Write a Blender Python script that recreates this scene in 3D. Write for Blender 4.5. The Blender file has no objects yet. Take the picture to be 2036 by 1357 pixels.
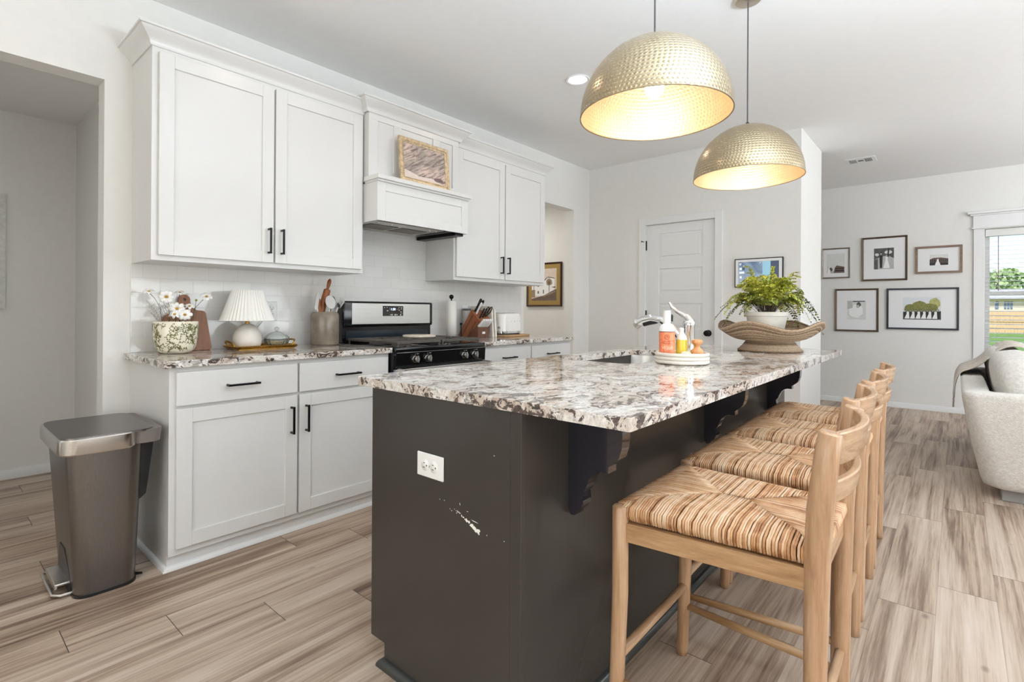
import bpy, bmesh, math, random
from mathutils import Vector, Matrix, Euler
R = math.radians
PI = math.pi
rnd = random.Random(7)
scene = bpy.context.scene
COL = scene.collection
# ---------------------------------------------------------------- camera
# +X runs from the cabinet wall into the room, +Y away from the camera along that wall, Z up (metres)
CEIL = 2.741
F_PX = 1026.208
yaw, pitch, roll = R(40.7037), R(0.0731), R(0.3332)
fw = Vector((-math.sin(yaw), math.cos(yaw), 0)); rt = Vector((math.cos(yaw), math.sin(yaw), 0)); up = Vector((0, 0, 1))
f2 = fw*math.cos(pitch) + up*math.sin(pitch); u2 = up*math.cos(pitch) - fw*math.sin(pitch)
r3 = rt*math.cos(roll) + u2*math.sin(roll); u3 = u2*math.cos(roll) - rt*math.sin(roll)
cam_d = bpy.data.cameras.new('camera'); cam = bpy.data.objects.new('camera', cam_d); COL.objects.link(cam)
m = Matrix.Identity(4)
for i in range(3):
    m[i][0] = r3[i]; m[i][1] = u3[i]; m[i][2] = -f2[i]
m.translation = Vector((3.1705, 0.0, 1.1382))
cam.matrix_world = m
cam_d.sensor_fit = 'HORIZONTAL'; cam_d.sensor_width = 36.0
cam_d.lens = 36.0*F_PX/2036
cam_d.shift_x = 0.0
cam_d.shift_y = (616.86-678.5)/2036
cam_d.clip_start = 0.05; cam_d.clip_end = 300
scene.camera = cam
# ---------------------------------------------------------------- exposure, sky
scene.view_settings.view_transform = 'Standard'
scene.view_settings.look = 'None'
scene.view_settings.gamma = 1.0
scene.view_settings.use_curve_mapping = False
scene.view_settings.exposure = 0.07
world = bpy.data.worlds.new('world'); scene.world = world; world.use_nodes = True
nt = world.node_tree; nt.nodes.clear()
wo = nt.nodes.new('ShaderNodeOutputWorld'); bg = nt.nodes.new('ShaderNodeBackground'); sky = nt.nodes.new('ShaderNodeTexSky')
sky.sky_type = 'NISHITA'; sky.sun_disc = False; sky.sun_elevation = R(48); sky.sun_rotation = R(200)
sky.air_density = 1.0; sky.dust_density = 0.6; sky.ozone_density = 1.2
bg.inputs['Strength'].default_value = 0.22
nt.links.new(sky.outputs[0], bg.inputs['Color']); nt.links.new(bg.outputs[0], wo.inputs['Surface'])

def light(name, typ, loc, power, color=(1, 1, 1), size=None, size_y=None, rot=(0, 0, 0), shape=None, spread=None):
    d = bpy.data.lights.new(name, typ); d.energy = power; d.color = color
    if typ == 'AREA':
        d.shape = shape or ('RECTANGLE' if size_y else 'SQUARE'); d.size = size
        if size_y: d.size_y = size_y
        if spread: d.spread = spread
    elif typ == 'SUN': d.angle = size or 0.01
    else: d.shadow_soft_size = size or 0.05
    o = bpy.data.objects.new(name, d); COL.objects.link(o); o.location = loc; o.rotation_euler = rot
    return o
# sun on the garden (the house has no openings on that side, so it only reaches the yard)
light('sun', 'SUN', (0, 0, 10), 4.5, (1, .96, .9), 0.02, rot=(R(42), 0, R(20)))
# added daylight-like fill at solid walls, behind the camera and on the living-room side
light('rear_fill', 'AREA', (3.6, -2.45, 1.35), 86, (1.0, 1.0, .95), 4.6, 2.1, rot=(R(118), 0, 0))
light('side_fill', 'AREA', (7.2, 2.6, 1.5), 138, (.86, .94, 1.0), 4.5, 1.8, rot=(R(118), 0, R(90)))
# added unseen uplights that brighten the ceiling; no such fixtures stand in the room
light('bounce_fill', 'AREA', (3.8, 1.25, 1.75), 115, (.68, .83, 1.0), .7, .7, rot=(R(180), 0, 0))  # stands in for a flash bounced off the ceiling, right of the frame
light('living_room_fill', 'AREA', (6.2, 5.6, 1.75), 130, (.81, .88, 1.0), .5, .5, rot=(R(180), 0, 0))  # second added uplight, living-room side, out of frame
# ceiling can lamps
for cx_, cy_, pw_ in ((1.18, 2.99, 2.0), (1.18, 1.35, 2.0), (1.18, -.5, 2.0), (3.4, -.9, .8), (5.0, 3.2, .5), (5.0, 5.8, .5), (3.4, 5.4, .5)):
    light('aisle_can_lamp' if cx_ < 2 else 'can_lamp', 'AREA', (cx_, cy_, 2.725), pw_, (1, .80, .66), .13, shape='DISK')
light('passage_fill', 'AREA', (-.9, 4.2, 2.40), 9.2, (1, .96, .92), .3, shape='DISK')  # added fill that brightens the passage; no lamp is built there
light('entry_hall_fill', 'AREA', (-.8, -1.0, 2.41), 4.2, (.88, .93, 1.0), .3, shape='DISK')  # added fill for the entry hall, without a fixture

# ---------------------------------------------------------------- materials
def s2l(c):
    return tuple((v/12.92 if v <= .04045 else ((v+.055)/1.055)**2.4) for v in c)
def rgb(r, g, b): return s2l((r/255, g/255, b/255))
class NT:
    def __init__(s, name):
        s.m = bpy.data.materials.new(name); s.m.use_nodes = True; s.t = s.m.node_tree
        s.n = s.t.nodes; s.b = s.n['Principled BSDF']; s.L = s.t.links
    def node(s, typ, **kw):
        n = s.n.new(typ)
        for k, v in kw.items(): setattr(n, k, v)
        return n
    def link(s, a, b): s.L.new(a, b)
    def val(s, sock, v):
        if hasattr(v, 'is_linked') or isinstance(v, bpy.types.NodeSocket): s.L.new(v, sock)
        else: sock.default_value = v
    def math(s, op, a, b=0.0, c=None):
        n = s.node('ShaderNodeMath', operation=op); s.val(n.inputs[0], a); s.val(n.inputs[1], b)
        if c is not None: s.val(n.inputs[2], c)
        return n.outputs[0]
    def coord(s, kind='Object'): return s.node('ShaderNodeTexCoord').outputs[kind]
    def mapping(s, v, scale=(1, 1, 1), loc=(0, 0, 0), rot=(0, 0, 0)):
        n = s.node('ShaderNodeMapping'); s.link(v, n.inputs[0]); n.inputs['Scale'].default_value = scale
        n.inputs['Location'].default_value = loc; n.inputs['Rotation'].default_value = rot; return n.outputs[0]
    def sep(s, v): n = s.node('ShaderNodeSeparateXYZ'); s.link(v, n.inputs[0]); return n.outputs
    def comb(s, x, y, z):
        n = s.node('ShaderNodeCombineXYZ'); s.val(n.inputs[0], x); s.val(n.inputs[1], y); s.val(n.inputs[2], z); return n.outputs[0]
    def noise(s, v, scale=5, detail=4, rough=.5, dist=0.0):
        n = s.node('ShaderNodeTexNoise'); s.link(v, n.inputs['Vector']); n.inputs['Scale'].default_value = scale
        n.inputs['Detail'].default_value = detail; n.inputs['Roughness'].default_value = rough; n.inputs['Distortion'].default_value = dist
        return n.outputs['Fac']
    def ramp(s, f, stops, interp='LINEAR'):
        n = s.node('ShaderNodeValToRGB'); s.link(f, n.inputs[0]); cr = n.color_ramp; cr.interpolation = interp
        while len(cr.elements) > 2: cr.elements.remove(cr.elements[-1])
        for i, (p, c) in enumerate(stops):
            e = cr.elements[i] if i < 2 else cr.elements.new(p)
            e.position = p; e.color = (c[0], c[1], c[2], 1) if hasattr(c, '__len__') else (c, c, c, 1)
        return n.outputs['Color']
    def mix(s, f, a, b, blend='MIX'):
        n = s.node('ShaderNodeMix', data_type='RGBA', blend_type=blend)
        s.val(n.inputs[0], f)
        for sock, v in ((n.inputs[6], a), (n.inputs[7], b)):
            if isinstance(v, bpy.types.NodeSocket): s.link(v, sock)
            else: sock.default_value = (v[0], v[1], v[2], 1)
        return n.outputs[2]
    def bump(s, h, strength=.3, dist=.002):
        n = s.node('ShaderNodeBump'); s.link(h, n.inputs['Height']); n.inputs['Strength'].default_value = strength
        n.inputs['Distance'].default_value = dist; s.link(n.outputs[0], s.b.inputs['Normal'])
    def set(s, color=None, rough=None, metal=None, spec=None, **kw):
        if color is not None:
            if isinstance(color, bpy.types.NodeSocket): s.link(color, s.b.inputs['Base Color'])
            else: s.b.inputs['Base Color'].default_value = (*color, 1)
        if rough is not None: s.val(s.b.inputs['Roughness'], rough)
        if metal is not None: s.b.inputs['Metallic'].default_value = metal
        if spec is not None: s.b.inputs['Specular IOR Level'].default_value = spec
        for k, v in kw.items(): s.b.inputs[k].default_value = v
        return s
MATS = {}
def plain(name, color, rough=.5, metal=0.0, noise=0.0, nscale=20, bump=0.0, bscale=200, **kw):
    """plain paint / plastic / metal with a little procedural unevenness"""
    if name in MATS: return MATS[name]
    n = NT(name); co = n.coord()
    nz = n.noise(co, nscale, 3, .5)
    a = tuple(max(0, c*(1-noise)) for c in color); b = tuple(min(1, c*(1+noise)) for c in color)
    n.set(n.ramp(nz, [(.3, a), (.7, b)]), rough, metal, **kw)
    if bump: n.bump(n.noise(co, bscale, 3, .6), bump, .001)
    MATS[name] = n.m
    return n.m
def emit(name, color, strength):
    n = NT(name); n.set((0, 0, 0), .5); n.b.inputs['Emission Color'].default_value = (*color, 1)
    n.b.inputs['Emission Strength'].default_value = strength; return n.m
def wood(name, dark, mid, light_, axis='z', scale=1.0, rough=.45, stretch=14):
    n = NT(name); co = n.coord()
    sc = [stretch, stretch, stretch]; sc['xyz'.index(axis)] = 1.0
    v = n.mapping(co, tuple(q*scale for q in sc))
    a = n.noise(v, 3.0, 6, .6, .6); b = n.noise(v, 14, 4, .7, .2)
    f = n.math('ADD', n.math('MULTIPLY', a, .7), n.math('MULTIPLY', b, .3))
    n.set(n.ramp(f, [(.30, dark), (.5, mid), (.72, light_)]), rough); n.bump(b, .12, .0008)
    return n.m
M = {}
M['wall'] = plain('wall_paint', rgb(236, 234, 229), .75, noise=.012, bump=.12, bscale=160)
M['ceiling'] = plain('ceiling_paint', rgb(246, 245, 243), .85, noise=.01, bump=.15, bscale=120)
M['trim'] = plain('trim_paint', rgb(236, 236, 234), .35, noise=.006)
M['cab'] = plain('cabinet_white_paint', rgb(225, 224, 221), .28, noise=.008, nscale=6)
M['cab_wall'] = M['cab']
M['black_metal'] = plain('black_metal', (.008, .008, .009), .35, 0.6, noise=.1)
M['island'] = plain('island_charcoal_paint', rgb(60, 56, 52), .26, noise=.03, nscale=8, bump=.06, bscale=90)
M['corbel'] = plain('corbel_charcoal_paint', rgb(40, 40, 48), .14, noise=.03)
M['corbel'].node_tree.nodes['Principled BSDF'].inputs['Coat Weight'].default_value = .8
M['basin'] = plain('basin_steel', (.78, .77, .75), .34, 1.0)
M['plastic_white'] = plain('white_plastic', rgb(240, 240, 238), .3)
M['slot'] = plain('dark_slot', (.03, .03, .03), .5)
M['chrome'] = plain('chrome', (.86, .87, .88), .06, 1.0)
M['nickel'] = plain('brushed_nickel', (.62, .60, .57), .28, 1.0, noise=.05)
M['black_enamel'] = plain('black_enamel', (.006, .006, .007), .12, 0.0, noise=.1)
M['iron'] = plain('cast_iron', rgb(84, 79, 74), .6, 0.1, noise=.15, bump=.3, bscale=300)
M['glass'] = NT('window_glass').set((1, 1, 1), .0).m
MATS_g = M['glass'].node_tree.nodes['Principled BSDF']; MATS_g.inputs['Transmission Weight'].default_value = 1.0; MATS_g.inputs['IOR'].default_value = 1.02
M['glass_cut'] = NT('cut_glass').set((.93, .97, .95), .03).m
M['glass_cut'].node_tree.nodes['Principled BSDF'].inputs['Transmission Weight'].default_value = .9
M['white_cer'] = plain('white_ceramic', rgb(238, 236, 230), .25)
M['gold'] = plain('old_gold', rgb(176, 132, 58), .32, 1.0, noise=.25, nscale=60)
M['gilt'] = None

def mk_floor():
    n = NT('oak_plank_floor'); co = n.coord('Object'); x, y, z = n.sep(co)
    W, Lg, D = .180, 1.142, .2765
    r = n.math('DIVIDE', n.math('SUBTRACT', x, .957), W); row = n.math('FLOOR', r); fr = n.math('FRACT', r)
    v = n.math('DIVIDE', n.math('SUBTRACT', y, n.math('ADD', .62-0.0, n.math('MULTIPLY', row, D))), Lg)
    pl = n.math('FLOOR', v); fv = n.math('FRACT', v)
    ex = n.math('MINIMUM', fr, n.math('SUBTRACT', 1.0, fr)); ey = n.math('MINIMUM', fv, n.math('SUBTRACT', 1.0, fv))
    gx = n.math('LESS_THAN', n.math('MULTIPLY', ex, W), .0007); gy = n.math('LESS_THAN', n.math('MULTIPLY', ey, Lg), .0013)
    gap = n.math('MAXIMUM', n.math('MULTIPLY', gx, .45), gy)
    wn = n.node('ShaderNodeTexWhiteNoise', noise_dimensions='2D'); n.link(n.comb(row, pl, 0), wn.inputs['Vector'])
    pid = wn.outputs['Value']
    off = n.math('MULTIPLY', pid, 37.0)
    base = n.comb(n.math('ADD', x, off), n.math('ADD', y, n.math('MULTIPLY', pid, 11.0)), off)
    a = n.noise(n.mapping(base, (8, .36, 1)), 1.6, 5, .55, .9)
    b = n.noise(n.mapping(base, (32, .7, 1)), 2.2, 6, .65, .3)
    c = n.noise(n.mapping(base, (120, 3.5, 1)), 2.0, 4, .7)
    d = n.noise(n.mapping(base, (3.2, 1.3, 1)), 1.3, 2, .5)
    f = n.math('ADD', n.math('ADD', n.math('MULTIPLY', a, .44), n.math('MULTIPLY', b, .32)), n.math('ADD', n.math('MULTIPLY', c, .12), n.math('MULTIPLY', d, .12)))
    f = n.math('ADD', f, n.math('MULTIPLY', n.math('SUBTRACT', pid, .5), .07))
    col = n.ramp(f, [(.36, rgb(92, 72, 58)), (.43, rgb(136, 113, 95)), (.49, rgb(174, 152, 132)), (.56, rgb(196, 177, 158)), (.65, rgb(208, 192, 176))])
    # small knots
    vo = n.node('ShaderNodeTexVoronoi', feature='F1'); n.link(n.mapping(base, (3.0, 1.6, 1)), vo.inputs['Vector']); vo.inputs['Scale'].default_value = 1.25
    kn = n.ramp(vo.outputs['Distance'], [(.015, (1, 1, 1)), (.055, (0, 0, 0))])
    col = n.mix(n.math('MULTIPLY', kn, .55), col, rgb(70, 50, 38))
    col = n.mix(gap, col, rgb(62, 50, 42))
    n.set(col, n.math('ADD', .36, n.math('MULTIPLY', c, .16)))
    h = n.math('SUBTRACT', n.math('MULTIPLY', c, .25), gap)
    n.bump(h, .35, .0012)
    return n.m
M['floor'] = mk_floor()

def mk_granite():
    n = NT('granite'); co = n.coord('Object')
    v = n.mapping(co, (1.0, .62, 1.0), rot=(0, 0, R(28)))
    big = n.noise(v, 8.0, 5, .6, 1.6)
    med = n.noise(n.mapping(v, loc=(5, 2, 1)), 31, 7, .68, 1.3)
    fine = n.noise(n.mapping(v, loc=(1, 7, 3)), 75, 6, .7, .6)
    cream = n.mix(n.ramp(fine, [(.38, (0, 0, 0)), (.62, (1, 1, 1))]), rgb(204, 197, 188), rgb(242, 239, 234))
    tan = n.mix(n.ramp(med, [(.4, (0, 0, 0)), (.6, (1, 1, 1))]), rgb(180, 158, 140), rgb(222, 208, 194))
    col = n.mix(n.ramp(big, [(.46, (0, 0, 0)), (.60, (.78, .78, .78))]), cream, tan)
    grey = n.ramp(n.noise(n.mapping(v, loc=(9, 1, 4)), 34, 6, .7, 1.0), [(.555, (0, 0, 0)), (.60, (1, 1, 1))])
    col = n.mix(n.math('MULTIPLY', grey, .62), col, rgb(122, 116, 112))
    dk = n.math('ADD', n.math('MULTIPLY', med, .62), n.math('MULTIPLY', big, .38))
    dk = n.math('ADD', dk, n.math('MULTIPLY', n.math('SUBTRACT', fine, .5), .22))
    dm = n.ramp(dk, [(.535, (0, 0, 0)), (.556, (1, 1, 1))])
    dcol = n.mix(n.ramp(fine, [(.45, (0, 0, 0)), (.6, (1, 1, 1))]), rgb(24, 16, 18), rgb(78, 56, 50))
    col = n.mix(n.math('MULTIPLY', dm, .92), col, dcol)
    n.set(col, .07); n.b.inputs['Specular IOR Level'].default_value = .6
    return n.m
M['granite'] = mk_granite()

def mk_tile():
    n = NT('subway_tile'); co = n.coord('Object'); x, y, z = n.sep(co)
    v = n.comb(n.math('SUBTRACT', y, .7705), n.math('SUBTRACT', z, .914), 0.0)
    br = n.node('ShaderNodeTexBrick'); n.link(v, br.inputs['Vector']); br.offset = .5; br.offset_frequency = 2; br.squash = 1.0
    br.inputs['Scale'].default_value = 1.0; br.inputs['Brick Width'].default_value = .154; br.inputs['Row Height'].default_value = .0765
    br.inputs['Mortar Size'].default_value = .0011; br.inputs['Mortar Smooth'].default_value = .15; br.inputs['Bias'].default_value = 0
    br.inputs['Color1'].default_value = (*rgb(222, 220, 215), 1); br.inputs['Color2'].default_value = (*rgb(229, 227, 222), 1)
    br.inputs['Mortar'].default_value = (*rgb(205, 205, 202), 1)
    n.set(br.outputs['Color'], n.math('ADD', .07, n.math('MULTIPLY', br.outputs['Fac'], .5)))
    wob = n.noise(co, 9, 2, .5)
    h = n.math('ADD', n.math('MULTIPLY', n.math('SUBTRACT', 1.0, br.outputs['Fac']), 1.0), n.math('MULTIPLY', wob, .9))
    n.bump(h, .28, .0018)
    return n.m
M['tile'] = mk_tile()

def mk_steel(name='brushed_steel', axis='y', col=(.56, .55, .53), rough=.3):
    n = NT(name); co = n.coord('Object'); sc = [400, 400, 400]; sc['xyz'.index(axis)] = 3
    nz = n.noise(n.mapping(co, tuple(sc)), 1.0, 3, .6)
    n.set(n.ramp(nz, [(.3, tuple(c*.93 for c in col)), (.7, tuple(c*1.06 for c in col))]), n.math('ADD', rough-.05, n.math('MULTIPLY', nz, .1)), 1.0)
    return n.m
M['steel'] = mk_steel()
M['steel_bin'] = mk_steel('bin_brushed_steel', 'z', rgb(134, 130, 128), .33)
M['steel_rim'] = mk_steel('bin_rim_steel', 'y', (.66, .64, .61), .25)

def mk_brass(name, col, rough, nu=108.0, bs=.42):
    n = NT(name); uv = n.coord('UV'); u, v, w = n.sep(uv)
    # rows of dimples: u runs round the dome, v down its profile
    vv = n.math('MULTIPLY', v, 30.0); row = n.math('FLOOR', vv)
    ring = n.math('SINE', n.math('MULTIPLY', v, PI*.5))           # dimples thin out towards the crown
    cnt = n.math('MAXIMUM', n.math('FLOOR', n.math('MULTIPLY', ring, nu)), 6.0)
    rc = n.math('DIVIDE', n.math('FLOOR', vv), 30.0)
    ring2 = n.math('SINE', n.math('MULTIPLY', rc, PI*.5)); cnt = n.math('MAXIMUM', n.math('FLOOR', n.math('MULTIPLY', ring2, nu)), 6.0)
    uu = n.math('ADD', n.math('MULTIPLY', u, cnt), n.math('MULTIPLY', row, .5))
    du = n.math('SUBTRACT', n.math('FRACT', uu), .5); dv = n.math('SUBTRACT', n.math('FRACT', vv), .5)
    d = n.math('SQRT', n.math('ADD', n.math('POWER', n.math('ABSOLUTE', du), 2.0), n.math('POWER', n.math('ABSOLUTE', n.math('MULTIPLY', dv, 1.25)), 2.0)))
    h = n.ramp(d, [(.12, (0, 0, 0)), (.42, (1, 1, 1))])
    nz = n.noise(n.coord('Object'), 7, 3, .5)
    n.set(n.ramp(nz, [(.3, tuple(c*.9 for c in col)), (.7, col)]), rough, 1.0)
    n.bump(h, bs, .0035)
    return n.m
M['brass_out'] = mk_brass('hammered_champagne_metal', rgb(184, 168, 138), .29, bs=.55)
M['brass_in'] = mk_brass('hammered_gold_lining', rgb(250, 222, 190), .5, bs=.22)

M['oak'] = wood('stool_oak', rgb(142, 104, 74), rgb(182, 144, 110), rgb(204, 172, 140), 'z', 1.0, .30)
M['oak_h'] = wood('stool_oak_rails', rgb(140, 102, 66), rgb(176, 138, 98), rgb(198, 164, 124), 'x', 1.0, .30)
M['oak_y'] = wood('stool_oak_crossrails', rgb(146, 106, 74), rgb(184, 146, 110), rgb(206, 174, 140), 'y', 1.0, .26)
def mk_rush():
    n = NT('rush_cord'); g = n.node('ShaderNodeNewGeometry'); co = n.coord('Object')
    nz = n.noise(n.mapping(co, (1, 1, 1)), 60, 4, .6); r = g.outputs['Random Per Island']
    f = n.math('ADD', n.math('MULTIPLY', r, .38), n.math('MULTIPLY', n.noise(n.mapping(co, (1, 1, 1)), 22, 3, .6), .62))
    n.set(n.ramp(f, [(.26, rgb(150, 100, 62)), (.42, rgb(196, 148, 104)), (.58, rgb(216, 178, 140)), (.78, rgb(228, 202, 172))]), .5)
    n.bump(n.noise(co, 500, 3, .6), .2, .0005); return n.m
M['rush'] = mk_rush()
def mk_wicker(name, a, b, c):
    n = NT(name); g = n.node('ShaderNodeNewGeometry'); co = n.coord('Object')
    nz = n.noise(n.mapping(co, (1, 1, 2.5)), 150, 5, .75); r = g.outputs['Random Per Island']
    f = n.math('ADD', n.math('MULTIPLY', r, .3), n.math('MULTIPLY', nz, .7))
    n.set(n.ramp(f, [(.3, a), (.5, b), (.72, c)]), .7); n.bump(nz, .6, .003); return n.m
M['wicker'] = mk_wicker('seagrass_weave', rgb(72, 54, 40), rgb(156, 128, 100), rgb(216, 196, 170))
M['boucle'] = NT('boucle'); _n = M['boucle']; _co = _n.coord()
_vo = _n.node('ShaderNodeTexVoronoi', feature='SMOOTH_F1'); _n.link(_co, _vo.inputs['Vector']); _vo.inputs['Scale'].default_value = 170
_n.set(_n.ramp(_n.noise(_co, 60, 4, .6), [(.3, rgb(214, 208, 199)), (.7, rgb(236, 232, 225))]), .95); _n.bump(_vo.outputs['Distance'], .8, .0035); M['boucle'] = _n.m
def mk_cloth(name, a, b, sc=250, bs=.4):
    n = NT(name); co = n.coord(); w1 = n.noise(n.mapping(co, (sc, sc, 4)), 1, 2, .5); w2 = n.noise(co, 30, 3, .5)
    n.set(n.ramp(n.math('MULTIPLY', n.math('ADD', w1, w2), .5), [(.35, a), (.65, b)]), .9); n.bump(w1, bs, .001); return n.m
M['throw'] = mk_cloth('throw_weave', rgb(196, 184, 170), rgb(226, 217, 205))
M['shade'] = plain('lamp_shade_fabric', rgb(240, 238, 232), .8, bump=.1)
M['alabaster'] = plain('pale_stone', rgb(228, 220, 210), .35, noise=.07, nscale=14)
M['marble'] = plain('cream_marble', rgb(232, 226, 214), .3, noise=.05, nscale=25)
M['stoneware'] = plain('glazed_stoneware', rgb(128, 117, 102), .22, noise=.16, nscale=16)
M['leaf'] = None
def mk_leaf(name, a, b, c):
    n = NT(name); g = n.node('ShaderNodeNewGeometry'); nz = n.noise(n.coord(), 9, 2, .5)
    f = n.math('ADD', n.math('MULTIPLY', g.outputs['Random Per Island'], .45), n.math('MULTIPLY', nz, .55))
    n.set(n.ramp(f, [(.25, a), (.5, b), (.75, c)]), .5)
    n.b.inputs['Transmission Weight'].default_value = 0.0
    try: n.b.inputs['Subsurface Weight'].default_value = .0
    except Exception: pass
    return n.m
M['fern'] = mk_leaf('fern_leaf', rgb(126, 138, 40), rgb(194, 198, 66), rgb(234, 230, 124))
M['fern_dark'] = mk_leaf('fern_leaf_dark', rgb(70, 84, 38), rgb(118, 130, 50), rgb(168, 174, 78))
M['stem'] = plain('plant_stem', rgb(92, 84, 44), .6)
M['stem_dark'] = plain('fern_stem', rgb(66, 48, 38), .6)
M['petal'] = plain('white_petal', rgb(246, 244, 240), .6)
M['pollen'] = plain('yellow_flower_centre', rgb(198, 146, 34), .7, bump=.6, bscale=900)
M['bud'] = plain('green_bud', rgb(138, 142, 48), .6)
M['walnut'] = wood('cutting_board_wood', rgb(92, 54, 30), rgb(136, 84, 50), rgb(164, 110, 72), 'z', 1.2, .4)
M['rolling_wood'] = wood('rolling_pin_wood', rgb(108, 56, 26), rgb(146, 82, 40), rgb(172, 104, 56), 'z', 2, .35)
M['block_wood'] = wood('knife_block_wood', rgb(110, 58, 34), rgb(148, 86, 52), rgb(172, 108, 68), 'z', 1.4, .4)
M['block_dark'] = wood('knife_block_dark_wood', rgb(74, 44, 32), rgb(102, 64, 46), rgb(124, 82, 60), 'z', 1.4, .4)
M['lightwood'] = wood('light_wood', rgb(150, 112, 74), rgb(184, 146, 104), rgb(206, 172, 132), 'y', 1, .5)
M['pale_wood'] = wood('pale_wood', rgb(206, 192, 172), rgb(226, 214, 198), rgb(238, 230, 218), 'y', 1, .45)
M['brush_wood'] = wood('brush_wood', rgb(186, 122, 74), rgb(212, 150, 98), rgb(226, 172, 122), 'z', 2, .4)
M['silicone'] = plain('grey_silicone', rgb(202, 200, 196), .5)
M['black_plastic'] = plain('black_plastic', (.010, .010, .011), .3, noise=.1)
M['paper'] = plain('paper_towel', rgb(236, 232, 226), .95, bump=.35, bscale=140)
M['cream_pot'] = plain('cream_glaze', rgb(234, 226, 206), .12, noise=.02)
M['vine'] = plain('vine_line', rgb(104, 98, 52), .3)
M['vine_leaf'] = plain('vine_leaf_green', rgb(98, 104, 42), .3)
M['soil'] = plain('soil_moss', rgb(96, 78, 48), .9, noise=.3, nscale=90, bump=.8, bscale=200)
M['pot_white'] = plain('whitewashed_pot', rgb(228, 224, 214), .6, noise=.08, nscale=12, bump=.15)
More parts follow.
